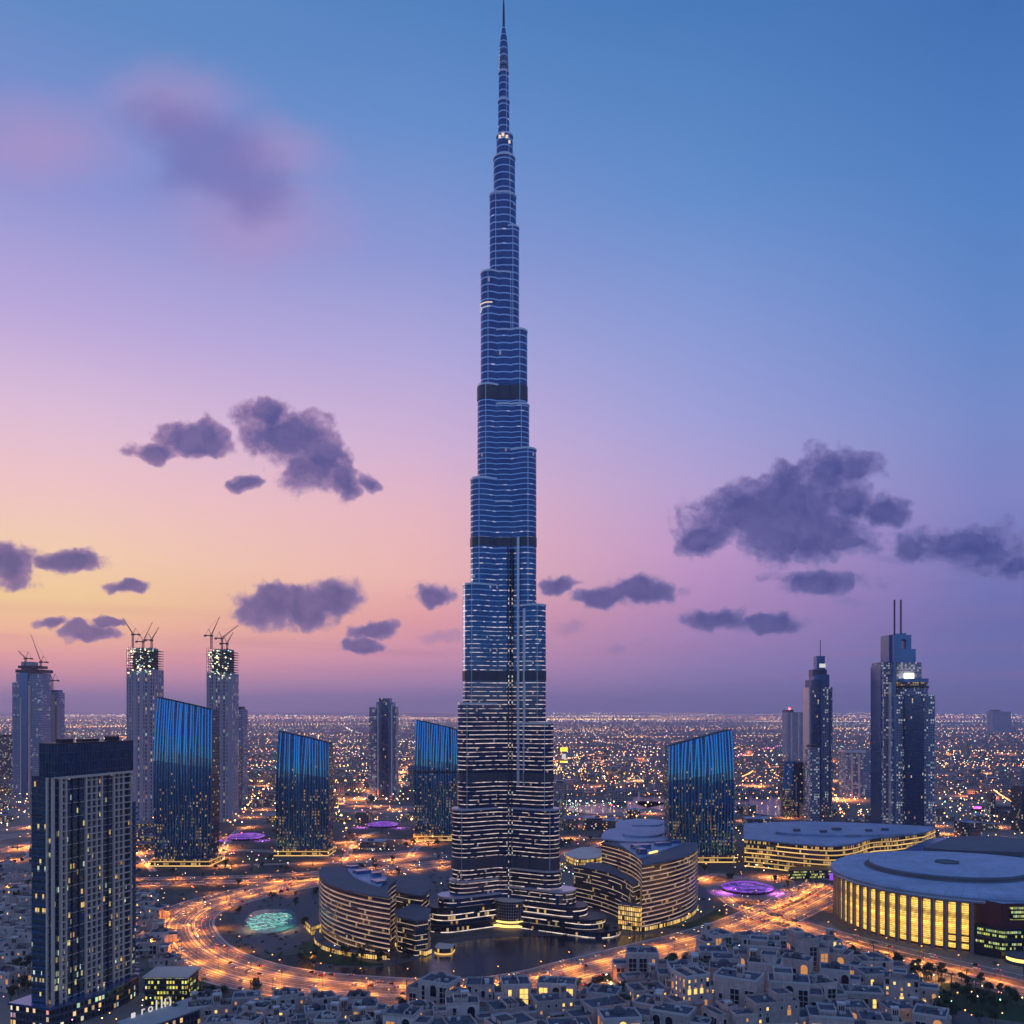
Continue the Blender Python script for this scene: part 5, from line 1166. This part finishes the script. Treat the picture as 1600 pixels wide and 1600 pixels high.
    if rg.random() < .6:                             # low wall that divides the roof terrace
        m = MB(); xx = rg.uniform(x0*.4, x1*.4); m.box(xx, 0, h, h + rg.uniform(1.0, 2.4), .35, d - 1.2); m.build('terrace_wall', wm, t_)
    for k in range(rg.choice((3, 4, 5, 6))):
        m = MB(); xx, yy = rg.uniform(x0*.7, x1*.7), rg.uniform(y0*.6, y1*.7); m.box(xx, yy, h, h + rg.uniform(.7, 2.2), rg.uniform(.9, 3.4), rg.uniform(.9, 2.6), rg.choice((0, 0, .3))); m.build('roof_unit', M['roofdark'] if rg.random() < .5 else M['trim'], t_)
    if rg.random() < .5:
        zz = h*.45; m = MB(); m.box(0, y0 - 1.0, zz, zz + .35, w*.4, 2.0); ring_box(m, -w*.2, w*.2, y0 - 2.0, y0 - .02, zz + .35, zz + 1.3, .14); m.build('balcony', M['trim'], t_); feats.append('a front balcony')
    tall = 'tall' if h > 22 else ('mid-height' if h > 14 else 'low')
    ft = feats[0] if feats else 'a plain flat roof'
    ft2 = feats[1] if len(feats) > 1 else None
    ln = 'many golden windows' if nl > 5 else ('a few golden windows' if nl > 0 else 'dark windows')
    lab = f"{tall} house with {ft}, {ln}, {place}"
    if lab in HL and ft2: lab = f"{tall} house with {ft} and {ft2}, {ln}, {place}"
    HL[lab] = HL.get(lab, 0) + 1
    t_['label'] = ' '.join(lab.split()[:16]); t_['_o'] = (0, 0, 0)
    t_.location = (x, y, 0); t_.rotation_euler = (0, 0, rz)
    return t_
contour = [(600, 1552), (650, 1552), (760, 1561), (900, 1562), (960, 1540), (1020, 1520), (1100, 1496), (1130, 1470), (1200, 1458), (1290, 1474), (1322, 1502), (1400, 1545), (1450, 1572), (1480, 1605)]
def cont(x):
    if x <= contour[0][0]: return contour[0][1]
    for (a, b), (c, d) in zip(contour, contour[1:]):
        if a <= x <= c: return b + (d-b)*(x-a)/(c-a)
    return 9999
HOUSES = []; rg = random.Random(21)
for row, Y in enumerate((530, 557, 586, 617, 650, 686, 726)):
    x = W(600 if row < 2 else 655, Y) + (row % 2)*11
    while x < W(1490, Y):
        w = rg.uniform(20, 33); xc = x + w/2; px_ = 800 + xc*1400/Y; by = 1108 + F*CAMZ/Y
        if by >= cont(px_) and (px_ < 1470):
            near = 1150 < px_ < 1270 or (990 < px_ < 1120 and Y < 600)
            h = rg.uniform(22, 32) if near and rg.random() < .7 and Y < 680 else rg.uniform(9, 19)
            if Y > 660: h = min(h, rg.uniform(9, 13.5))
            if 655 < px_ < 930 and by < cont(px_) + 24: h = rg.uniform(17.5, 22.5)
            if px_ < 950: h = min(h, 17)
            yy = Y + rg.uniform(-4, 4)
            side = 'beside the lake' if by < cont(px_) + 16 and px_ < 960 else ('along the ring road' if by < cont(px_) + 16 else ('at the bottom edge' if Y < 560 else 'in the crowded middle of the old quarter' if px_ > 950 else 'among the lakeside lanes'))
            d = rg.uniform(14, 19)
            house(xc, yy, w*.86, d, h, rg.uniform(-.5, .5) - math.atan2(xc, Y)*.4, rg, side, big=h > 19); HOUSES.append((xc, yy, max(w, d)*.62, h))
        x += w + rg.uniform(1.5, 5.5)
for Y, xs in ((534, range(220, 600, 42)), (560, range(310, 610, 44)), (583, range(330, 560, 56))):
    for px_ in xs:
        xc = W(px_ + rg.uniform(-8, 8), Y)
        if Y < 540 and px_ < 310: continue
        house(xc, Y, rg.uniform(12, 17), 13, rg.uniform(7, 11.5), rg.uniform(-.3, .5), rg, 'south of the orange ring road'); HOUSES.append((xc, Y, 10, 10))
for px_, py_, h in ((10, 1360, 9), (34, 1374, 8), (-4, 1392, 9), (22, 1400, 8), (46, 1412, 8), (4, 1430, 9), (34, 1440, 8), (14, 1462, 9), (48, 1470, 8), (-8, 1490, 10), (30, 1500, 9), (12, 1545, 13), (48, 1536, 8), (228, 1420, 8), (245, 1432, 9), (222, 1452, 9), (250, 1470, 8), (232, 1490, 10), (262, 1512, 8), (228, 1404, 7)):
    xc, Y = G(px_, py_); house(xc, Y, rg.uniform(14, 22), 14, h, rg.uniform(-.4, .4), rg, 'west of the residential tower' if px_ < 100 else 'between residential tower and road loop'); HOUSES.append((xc, Y, 12, h))

# ================================================================== exclusion helpers
RP = []
for line, w, l in ROADS:
    for (x, y, a) in walk(line, 12): RP.append((x, y, w/2 + 3))
EXC = [(BX, BY, 60), (-130, 770, 55), (-70, 790, 50), (135, 850, 75), (404, 832, 150), (430, 740, 80), (-280, 580, 45), (33, 910, 40)]
for xl, xr, yb in ((243,327,1352),(434,511,1336),(650,722,1312),(1048,1144,1346),(199,242,1282),(324,362,1284),(19,92,1246),(577,620,1246),(1376,1461,1303),(1262,1301,1282),(1225,1266,1277),(1322,1366,1246),(1230,1258,1190),(1556,1592,1276)):
    Y = GY(yb); EXC.append(((W(xl, Y)+W(xr, Y))/2, Y + 18, (W(xr, Y)-W(xl, Y))/2 + 28))
for p in ((1180,1345),(1240,1335),(1300,1335),(1360,1325),(1420,1315),(1470,1350),(1560,1350),(1400,1305),(1320,1310),(1230,1315),(960,1335),(1010,1333),(1005,1315)): EXC.append((*G(*p), 62))
for p, r in (((1166,1392),42),((385,1312),55),((598,1292),50),((418,1440),45),((1180,1254),75),((1100,1254),75),((1030,1250),60),((930,1262),60),((910,1342),40)): EXC.append((*G(*p), r))
LK = gpoly(LAKE)
def inpoly(x, y, P):
    c = False
    for (a, b), (d, e) in zip(P, P[1:] + P[:1]):
        if (b > y) != (e > y) and x < (d-a)*(y-b)/(e-b) + a: c = not c
    return c
from collections import defaultdict
GRID = defaultdict(list)
for x, y, r in RP: GRID[int(x//100), int(y//100)].append((x, y, r))
def free(x, y, r, houses=True):
    for dx in (-1, 0, 1):
        for dy in (-1, 0, 1):
            for (a, b, q) in GRID[int(x//100)+dx, int(y//100)+dy]:
                if (x-a)**2 + (y-b)**2 < (r+q)**2: return False
    for a, b, q in EXC:
        if (x-a)**2 + (y-b)**2 < (r+q)**2: return False
    if houses:
        for a, b, q, h in HOUSES:
            if (x-a)**2 + (y-b)**2 < (r+q)**2: return False
    return not inpoly(x, y, LK)

# ================================================================== LOW CITY BLOCKS (individual)
rg = random.Random(40); LOW = []
LBL = {0: 'sand-coloured', 1: 'grey', 2: 'dark', 3: 'golden-lit'}
n = 0
for tries in range(9000):
    if n >= 285: break
    py_ = rg.choice((rg.uniform(1200, 1300), rg.uniform(1240, 1372), rg.uniform(1270, 1372), rg.uniform(1165, 1240))); px_ = rg.uniform(-10, 1610)
    x, Y = G(px_, py_); s = rg.uniform(20, 42) * (1 + (Y-900)/4000); dd = rg.uniform(16, 34); h = rg.choice((6, 8, 8, 10, 12, 14, 18, 22 if Y > 1300 else 10, 34 if Y > 1900 else 12))
    if h > 14: s *= .6
    if not free(x, Y, s*.62) or any((x-a)**2 + (Y-b)**2 < (s*.6+q)**2 for a, b, q in LOW): continue
    if py_ > 1380: continue
    LOW.append((x, Y, s*.6)); n += 1
    k = rg.choices((0, 1, 2, 3), (4, 4, 4, 2))[0]; rz = rg.uniform(-.5, .5); c_, s_ = math.cos(rz), math.sin(rz)
    zone = 'left of the tallest tower' if px_ < 700 else 'right of the tallest tower'
    dist = 'beyond the blue slanted towers' if Y > 1350 else 'near the blue slanted towers'
    hh = 'taller block' if h >= 18 else 'flat-roofed low block'
    t_ = thing('city_block', f"{LBL[k]} {hh} {dist}, {zone}", 'building', (x, Y, 0), f"{LBL[k]} {hh}s {dist}, {zone}")
    def lp(ax_, ay_): return (x + c_*ax_ - s_*ay_, Y + s_*ax_ + c_*ay_)
    q = [lp(-s/2, -dd/2), lp(s/2, -dd/2), lp(s/2, dd/2), lp(-s/2, dd/2)]
    m = MB(); m.prism(q, 0, h, 0, 1, u0=rg.uniform(0, 900)); m.build('wall', [M['lowwall'][k], M['roofdark'] if rg.random() < .6 else M['rooflight']], t_)
    if Y < 2000:
        q2 = [lp(-s/2-.3, -dd/2-.3), lp(s/2+.3, -dd/2-.3), lp(s/2+.3, -dd/2+.3), lp(-s/2-.3, -dd/2+.3)]
        m = MB(); m.prism(q2, h - .4, h + 1, 0); m.build('parapet', M['concrete'], t_)
        ox, oy = rg.uniform(-s*.3, s*.2), rg.uniform(-dd*.2, dd*.2); q3 = [lp(ox, oy), lp(ox + s*.22, oy), lp(ox + s*.22, oy + dd*.22), lp(ox, oy + dd*.22)]
        m = MB(); m.prism(q3, h + .01, h + rg.uniform(1.5, 3.2), 0); m.build('roof_plant', M['roofdark'] if rg.random() < .5 else M['rooflight'], t_)

# ================================================================== TREES
def leaf_crown(seed, r, zc, n, spread):
    rg = random.Random(seed); m = MB()
    cl = [(rg.uniform(-1, 1)*r*.6, rg.uniform(-1, 1)*r*.6, zc + rg.uniform(-.55, .7)*r, r*rg.uniform(.35, .6)) for _ in range(spread)]
    for k in range(n):
        c = rg.choice(cl); v = Vector((rg.gauss(0, 1), rg.gauss(0, 1), rg.gauss(0, .8))).normalized() * c[3] * rg.uniform(.55, 1.05); p = Vector(c[:3]) + v
        a = Vector((rg.gauss(0, 1), rg.gauss(0, 1), rg.gauss(0, 1))).normalized(); b = a.cross(Vector((rg.gauss(0, 1), rg.gauss(0, 1), rg.gauss(0, 1)))).normalized(); s = rg.uniform(.3, .62)
        m.face([p - a*s - b*s*.6, p + a*s - b*s*.6, p + a*s*.8 + b*s*.6, p - a*s*.8 + b*s*.6])
    return m
PT = []
for sd, r, zc in ((1, 3.0, 5.6), (2, 2.4, 4.6), (3, 3.6, 6.4)):
    t_ = thing('leafy_tree', 'dark leafy tree', 'tree', (0, 0, 0), 'leafy trees')
    m = MB(); m.tube((0, 0, 0), (.2, .1, zc - 1.2), .32, .2)
    for a in (0.3, 2.2, 4.3): m.tube((.2, .1, zc - 1.6), (r*.55*math.cos(a), r*.55*math.sin(a), zc + .4), .16, .06, n=5)
    m.build('trunk', M['bark'], t_); leaf_crown(sd, r, zc, 330, 8).build('crown', M['leaf'], t_); PT.append(t_)
def palm(seed, h):
    rg = random.Random(seed); t_ = thing('palm_tree', 'palm tree', 'palm', (0, 0, 0), 'palm trees')
    m = MB(); p = (0, 0, 0)
    for k in range(5): q = (.18*k*.5, .05*k, h*(k+1)/5); m.tube(p, q, .30 - .02*k, .28 - .02*k, n=6); p = q
    m.build('trunk', M['bark'], t_); m = MB()
    for k in range(16):
        a = 2*math.pi*k/16 + rg.uniform(-.15, .15); l = rg.uniform(2.6, 3.6); up = rg.uniform(.1, 1.3); prev = Vector(p); w0 = .42
        for j in range(1, 5):
            s = j/4; c = Vector((p[0] + math.cos(a)*l*s, p[1] + math.sin(a)*l*s, p[2] + up*math.sin(s*2.0)*1.2 - 1.9*s*s)); sd = Vector((-math.sin(a), math.cos(a), 0)); w1 = .42*(1 - s*.75)
            m.face([prev - sd*w0, c - sd*w1, c + Vector((0, 0, .18)), prev + Vector((0, 0, .18))]); m.face([prev + Vector((0, 0, .18)), c + Vector((0, 0, .18)), c + sd*w1, prev + sd*w0]); prev = c; w0 = w1
    m.build('crown', M['leaf2'], t_); return t_
PP = [palm(5, 8), palm(6, 10)]
rg = random.Random(77); zones = [((640, 1480), (1480, 1600), 'among the old quarter houses'), ((470, 1130), (1440, 1545), 'along the lake edge'), ((215, 660), (1552, 1600), 'south of the ring road'), ((-10, 60), (1345, 1590), 'west of the residential tower'), ((215, 1290), (1345, 1450), 'around the hotels and roads'), ((1470, 1610), (1520, 1600), 'on the lawn at bottom right'), ((225, 1160), (1300, 1362), 'between the slanted towers')]
nt = 0; first = {}
for zi, (xr_, yr_, lab) in enumerate(zones):
    want = (95, 55, 26, 22, 80, 36, 80)[zi]; got = 0
    for _ in range(4000):
        if got >= want: break
        x, Y = G(rg.uniform(*xr_), rg.uniform(*yr_))
        if not free(x, Y, 1.6): continue
        pal = rg.random() < (.35 if zi < 3 else .2); k = rg.randrange(2) if pal else rg.randrange(3); src = PP[k] if pal else PT[k]
        kind = 'palm tree' if pal else 'dark leafy tree'
        key = (pal, k); rz = rg.uniform(0, 6.28); sc = rg.uniform(.8, 1.3)
        l_, g_ = f"{kind} {lab}", f"{kind}s {lab}"
        if key not in first: first[key] = 1; src.location = (x, Y, 0); src.rotation_euler = (0, 0, rz); src['label'] = l_; src['group'] = g_
        else: dup(src, (x, Y, 0), rz, l_, g_, sc)
        got += 1

# low planting that nobody could count: one mass of small leaves round the lawns, banks and plots
rg = random.Random(63); m = MB()
for _ in range(1500):
    x, Y = G(rg.choice((rg.uniform(215, 700), rg.uniform(215, 1290), rg.uniform(640, 1500))), rg.uniform(1305, 1590))
    if not free(x, Y, 1.2) and not (Y < 700 and free(x, Y, 1.0, False) is False and rg.random() < 0): continue
    r = rg.uniform(1.0, 3.2); h = rg.uniform(.7, 1.9)
    for k in range(20):
        v = Vector((rg.gauss(0, 1), rg.gauss(0, 1), abs(rg.gauss(0, .8)))).normalized(); p = Vector((x + v.x*r*rg.uniform(.5, 1), Y + v.y*r*rg.uniform(.5, 1), v.z*h*1.2))
        a = Vector((rg.gauss(0, 1), rg.gauss(0, 1), rg.gauss(0, 1))).normalized(); b = a.cross(v + Vector((.01, .02, .03))).normalized(); s = rg.uniform(.3, .7)
        m.face([p - a*s - b*s*.6, p + a*s - b*s*.6, p + a*s*.8 + b*s*.6, p - a*s*.8 + b*s*.6])
tag(m.build('shrubbery', M['leaf']), 'dark low shrubbery round the roads and plots', kind='stuff')

# ================================================================== CARS
def make_car(k):
    t_ = thing('car', 'car', 'car', (0, 0, 0), 'cars')
    m = MB(); prof = [(-2.2, .35), (2.2, .35), (2.25, .75), (1.25, .92), (.55, 1.42), (-1.1, 1.45), (-1.9, .98), (-2.25, .9)]
    hw = .88
    m.face([(x, -hw, z) for x, z in prof], None, 0); m.face([(x, hw, z) for x, z in reversed(prof)], None, 0)
    for i in range(len(prof)):
        a, b = prof[i], prof[(i+1) % len(prof)]; m.face([(a[0], hw, a[1]), (b[0], hw, b[1]), (b[0], -hw, b[1]), (a[0], -hw, a[1])][::1], None, 1 if i in (3, 5) else 0)
    m.build('body', [M['carpaint'][k], M['pane']], t_)
    for x in (-1.35, 1.35):
        for s in (-1, 1):
            m = MB(); m.tube((x, s*.72, .33), (x, s*.93, .33), .33, n=10); m.build('wheel', M['tyre'], t_)
    for s in (-1, 1):
        m = MB(); m.box(2.24, s*.6, .55, .80, .12, .45); m.build('headlight', M['head'], t_)
        m = MB(); m.box(-2.26, s*.6, .60, .92, .12, .5); m.build('taillight', M['tail'], t_)
    return t_
CARS = [make_car(k) for k in range(4)]; used = set(); rg = random.Random(9); nc = 0; spots = []
CN = ('white', 'silver', 'black', 'red')
for ri, (line, w, lanes) in enumerate(ROADS[:8]):
    for ln in range(lanes):
        off = -w/2 + w*(ln + .5)/lanes; l2 = offset(line, off)
        for (x, y, a) in walk(l2, 17.0, rg.uniform(0, 20)):
            if rg.random() < .55: continue
            rev = (ri in (2, 4, 6)) ; j = rg.uniform(-5, 5)
            spots.append((x + math.cos(a)*j, y + math.sin(a)*j, a + (math.pi if rev else 0), ri))
spots = [s for s in spots if -40 < 800 + s[0]*1400/s[1] < 1640 and s[1] > 540]
rg.shuffle(spots)
RN = ('outer lanes of the ring road', 'middle lanes of the ring road', 'inner lanes of the ring road', 'straight avenue behind the left hotel', 'straight avenue behind the left hotel', 'road in front of the round mall', 'road in front of the round mall', 'side loop by the purple canopy')
for (x, y, a, ri) in spots[:285]:
    k = rg.choices(range(4), (5, 4, 3, 1))[0]; l_ = f"{CN[k]} car with its lights on in the {RN[ri]}"
    if k not in used: used.add(k); o = CARS[k]; o.location = (x, y, .17); o.rotation_euler = (0, 0, a); o['label'] = l_; o['group'] = f"{CN[k]} cars in the {RN[ri]}"
    else: dup(CARS[k], (x, y, .17), a, l_, f"{CN[k]} cars in the {RN[ri]}")

# ================================================================== STREET LAMPS (with their own light)
def lamp_proto(white=False):
    t_ = thing('street_lamp', 'street lamp', 'street lamp', (0, 0, 0), 'street lamps')
    m = MB(); m.tube((0, 0, 0), (0, 0, 11.5), .16, .10); m.tube((0, 0, 11.4), (2.2, 0, 12.0), .09, .07); m.build('pole', M['darkmetal'], t_)
    m = MB(); m.box(2.4, 0, 11.75, 12.1, 1.3, .55); m.build('lamp_head', M['lampw'] if white else M['lamp'], t_)
    return t_
LP = lamp_proto(); LPW = lamp_proto(True)
def spot(name, power, col, size=150, r=.5):
    l = bpy.data.lights.new(name, 'SPOT'); l.energy = power; l.color = col; l.spot_size = R(size); l.spot_blend = 1.0; l.shadow_soft_size = r; return l
L_ring = spot('sodium_light', 22000, (1.0, 0.285, 0.018)); L_pink = spot('sodium_light_pink', 27000, (1.0, 0.27, 0.03)); L_far = spot('mast_light', 150000, (1.0, 0.28, 0.05)); L_vfar = spot('tall_mast_light', 1100000, (1.0, 0.28, 0.06)); L_vio = spot('violet_light', 60000, (0.35, 0.08, 1.0)); L_teal = spot('teal_pool_light', 9000, (0.15, 1.0, 0.85)); L_gold = spot('lane_light', 9000, (1.0, 0.42, 0.10), 165)
rg = random.Random(3); nl = 0; fl = {}
def lamp(x, y, rz, lab, grp, light=None, proto=None, sc=1.0):
    global nl
    p = proto or LP; k = id(p)
    if k not in fl: fl[k] = 1; o = p; o.location = (x, y, .05); o.rotation_euler = (0, 0, rz); o['label'] = lab; o['group'] = grp
    else: o = dup(p, (x, y, .05), rz, lab, grp, sc)
    nl += 1
    if light:
        lo = bpy.data.objects.new('lamp_light', light); COL.objects.link(lo); lo.parent = o; lo.location = (2.4, 0, 11.6)
for off, al in ((-12.5, True), (8.5, True), (30, False), (-34, False)):
    l2 = ring_part(off)
    for i, (x, y, a) in enumerate(walk(l2, 33 if al else 84, 10)):
        if 800 + x*1400/y > 1640 or inpoly(x, y, LK): continue
        lamp(x, y, a + (1 if i % 2 else -1)*math.pi/2, 'orange street lamp lighting the looping ring road', 'ring road lamps', L_ring if al else None)
for ri, lab, st in ((3, 'avenue behind the left hotel', 34), (4, 'avenue behind the left hotel', 46), (5, 'road in front of the round mall', 30), (7, 'side loop by the purple canopy', 40)):
    line, w, lanes = ROADS[ri]
    for i, (x, y, a) in enumerate(walk(offset(line, w/2 + 2.0), st, 12)):
        lamp(x, y, a - math.pi/2, f"orange street lamp on the {lab}", f"lamps on the {lab}", L_pink)
for line, w, lanes in ROADS[8:]:
    for i, (x, y, a) in enumerate(walk(offset(line, -w/2 - 1.5), max(105, w*2.6) * (2.0 if line[len(line)//2][1] > 2000 else 1.0), 20)):
        if abs(800 + x*1400/y - 800) > 860: continue
        lamp(x, y, a + math.pi/2, 'tall highway lamp on a distant orange road', 'distant highway lamps', L_vfar if y > 1900 else L_far, None, 3.0 if y > 1900 else 1.5)
for c_, r_ in ((G(1168, 1391), 34), (G(385, 1310), 40), (G(598, 1291), 40)):
    for k in range(3): lamp(c_[0] + r_*math.cos(k*2.1 + 3.6), c_[1] + r_*math.sin(k*2.1 + 3.6), k*2.1 + 3.6 + math.pi, 'street lamp with violet light beside a purple dome', 'violet plaza lamps', L_vio)
for k in range(2): c_ = G((388, 452)[k], 1452); lamp(c_[0], c_[1], (0, 3.14)[k], 'street lamp with teal light beside the fountain pool', 'pool lamps', L_teal)
n0 = nl
for _ in range(900):
    if nl >= n0 + 36: break
    x, Y = G(rg.uniform(640, 1480), rg.uniform(1470, 1600))
    if not free(x, Y, .8): continue
    lamp(x, Y, rg.uniform(0, 6.28), 'small warm lantern in the lanes of the old quarter', 'old quarter lanterns', L_gold if rg.random() < .85 else None, LPW, .55)

# ================================================================== COUNTLESS THINGS: far blocks and city lights
rg = random.Random(99); m = MB()
for k in range(4200):
    Y = math.exp(rg.uniform(math.log(1900), math.log(15000))); x = W(rg.uniform(-60, 1660), Y)
    if Y < 3200 and not free(x, Y, 30, False): continue
    s = rg.uniform(14, 38); d = rg.uniform(14, 40); h = rg.choice((5, 6, 8, 8, 10, 12, 14, 20)) * (1.0 if rg.random() < .97 else 3.2)
    m.box(x, Y, 0, h, s, d, rg.uniform(-.4, .4), 0, 1, False)
tag(m.build('far_city_blocks', [M['citywall'], M['roofdark']]), 'countless low blocks of the city spreading to the horizon', kind='stuff')
MBL = [MB() for _ in CITY]
def spark(x, y, z, r, k):
    m = MBL[k]; t = [(x, y, z + r), (x + r, y, z), (x, y + r, z), (x - r, y, z), (x, y - r, z), (x, y, z - r)]
    for i in range(4):
        a, b = t[1 + i], t[1 + (i+1) % 4]; m.face([a, b, t[0]]); m.face([b, a, t[5]])
def colr(zone): return rg.choices(range(6), zone)[0]
for k in range(430):                                # dotted lines of street lights
    Y = math.exp(rg.uniform(math.log(1500), math.log(30000))); x = W(rg.uniform(-150, 1750), Y)
    a = rg.choice((rg.uniform(-.12, .12), rg.uniform(-.35, .35), math.pi/2 + rg.uniform(-.5, .5))); n = rg.randint(8, 40); st = rg.uniform(28, 60) * (1 + Y/14000)
    c = rg.choices(range(6), (6, 5, 4, .5, .25, .25))[0]; r = rg.uniform(.55, 1.05) * (1 + Y/6000)
    for i in range(n):
        xx, yy = x + math.cos(a)*st*(i - n/2) + rg.uniform(-3, 3), Y + math.sin(a)*st*(i - n/2)
        if yy < 1300 or rg.random() < .12: continue
        spark(xx, yy, rg.uniform(7, 14), r*rg.uniform(.6, 1.25), c)
for k in range(90):                                 # districts
    Y = math.exp(rg.uniform(math.log(1500), math.log(24000))); x = W(rg.uniform(-60, 1660), Y); a = rg.uniform(-.5, .5)
    sx, sy = Y*rg.uniform(.02, .10), Y*rg.uniform(.03, .14); mixw = rg.choice(((7, 3, 1, 0, .2, .2), (2, 6, 3, .2, .2, .1), (1, 3, 6, .6, .2, .2), (1, 3, 3, 4, .2, .1), (4, 3, 1, .2, .8, 2)))
    for i in range(int(rg.uniform(18, 70))):
        ox, oy = rg.gauss(0, sx), rg.gauss(0, sy); xx, yy = x + ox*math.cos(a) - oy*math.sin(a), Y + ox*math.sin(a) + oy*math.cos(a)
        if yy < 1300: continue
        spark(xx, yy, rg.uniform(4, 16), rg.uniform(.35, 1.05) * (1 + yy/6000) * (1.8 if rg.random() < .06 else 1), colr(mixw))
for k in range(44):                                 # bright arterial roads across the plain
    Y = math.exp(rg.uniform(math.log(1700), math.log(22000))); x = W(rg.uniform(-100, 1700), Y); a = rg.choice((rg.uniform(-.1, .1), rg.uniform(-.1, .1), rg.uniform(-.45, .45), math.pi/2 + rg.uniform(-.7, .7))); L = Y*rg.uniform(.25, .7); st = 17*(1 + Y/6000); n = int(L/st); c = rg.choice((0, 0, 1, 1, 2)); cv = rg.uniform(-.25, .25)
    for i in range(n):
        t_ = (i - n/2)*st; xx, yy = x + math.cos(a)*t_ - math.sin(a)*cv*t_*t_/L, Y + math.sin(a)*t_ + math.cos(a)*cv*t_*t_/L
        if yy > 1400: spark(xx, yy, 10, rg.uniform(.85, 1.35)*(1 + Y/6000), c)
for k in range(64):                                 # lit districts far out, up to the horizon
    Y = math.exp(rg.uniform(math.log(14000), math.log(46000))); x = W(rg.uniform(-60, 1660), Y); n = rg.randint(10, 60); st = Y*rg.uniform(.0022, .005); c = rg.choice((0, 1, 1, 2, 2)); r = Y*rg.uniform(.00032, .00052)
    for i in range(n):
        if rg.random() < .7: spark(x + st*(i - n/2) + rg.uniform(-.3, .3)*st, Y + rg.uniform(-.01, .01)*Y, r + 3, r*rg.uniform(.6, 1.2), c)
for k in range(1500):                               # and loose ones
    Y = math.exp(rg.uniform(math.log(1150), math.log(26000))); x = W(rg.uniform(-60, 1660), Y)
    if inpoly(x, Y, LK) or (Y < 1750 and rg.random() < .5): continue
    spark(x, Y, rg.uniform(4, 16), rg.uniform(.3, .9) * (1 + Y/6000), colr((5, 5, 4, .8, .5, .4)))
for px_, py_, n, sx, sy, w in ((1000, 1222, 60, 40, 6, (1, 2, 6, 4, 0, 0)), (900, 1262, 50, 30, 3, (0, 0, 3, 6, 0, 0)), (640, 1215, 70, 30, 12, (0, 1, 4, 6, 0, 0)), (560, 1185, 60, 30, 12, (1, 6, 2, 3, 0, 0)), (375, 1205, 50, 14, 16, (1, 3, 2, 6, 0, 0)),
                               (900, 1368, 45, 22, 16, (0, 1, 3, 6, 0, 0)), (1180, 1345, 40, 20, 10, (1, 6, 2, 1, 0, 0)), (1250, 1352, 40, 40, 6, (0, 2, 3, 5, 0, 1)), (1450, 1310, 40, 40, 6, (2, 5, 3, 2, 0, 0)), (300, 1340, 70, 90, 10, (3, 4, 3, 1, 1, .4)), (540, 1330, 70, 80, 18, (2, 4, 4, 2, .4, .6)), (950, 1300, 40, 70, 12, (4, 3, 2, 0, 2, .5)),
                               (40, 1240, 60, 50, 25, (2, 2, 5, 0, 2, 1)), (1520, 1240, 70, 70, 25, (4, 3, 3, .6, .6, .4)), (120, 1150, 80, 110, 10, (3, 5, 3, 0, 0, 0)), (280, 1430, 22, 60, 30, (4, 4, 3, .4, 1, .4)), (560, 1500, 10, 60, 14, (3, 3, 3, 0, 0, 0)), (1120, 1430, 26, 40, 14, (4, 4, 3, 2, .6, 0)), (620, 1360, 22, 60, 14, (3, 4, 4, 1, .5, 0)), (100, 1590, 26, 90, 14, (2, 4, 2, .6, 1, .5)), (1540, 1580, 22, 60, 16, (4, 5, 1, 1, 1, 0))):
    for _ in range(n):
        qy = max(1130, rg.gauss(py_, sy)); qx = rg.gauss(px_, sx); x, Y = G(qx, qy)
        if inpoly(x, Y, LK): continue
        spark(x, Y, rg.uniform(3, 10), rg.uniform(.25, .6) * (1 + max(0, Y-900)/2500), rg.choices(range(6), w)[0])
allm = MB()
for k, q in enumerate(MBL):
    b = len(allm.v); allm.v += q.v; allm.f += [tuple(i + b for i in f) for f in q.f]; allm.u += q.u; allm.mi += [k]*len(q.f)
tag(allm.build('city_lights', CITY), 'countless small lights of the city plain', kind='stuff')

# ================================================================== HAZE
m = MB(); m.prism([(-62000, -2000), (62000, -2000), (62000, 62000), (-62000, 62000)], -1.0, 905.0, 0, None, True)
hz = m.build('haze', []); hm = bpy.data.materials.new('haze'); hm.use_nodes = True; nt_ = hm.node_tree; nt_.nodes.clear()
vp = nt_.nodes.new('ShaderNodeVolumePrincipled'); mo = nt_.nodes.new('ShaderNodeOutputMaterial'); nt_.links.new(vp.outputs[0], mo.inputs['Volume'])
vp.inputs['Color'].default_value = (0.93, 0.80, 1.0, 1); vp.inputs['Density'].default_value = 0.000055; vp.inputs['Anisotropy'].default_value = 0.55
hz.data.materials.append(hm); tag(hz, 'thin violet evening haze', kind='stuff')
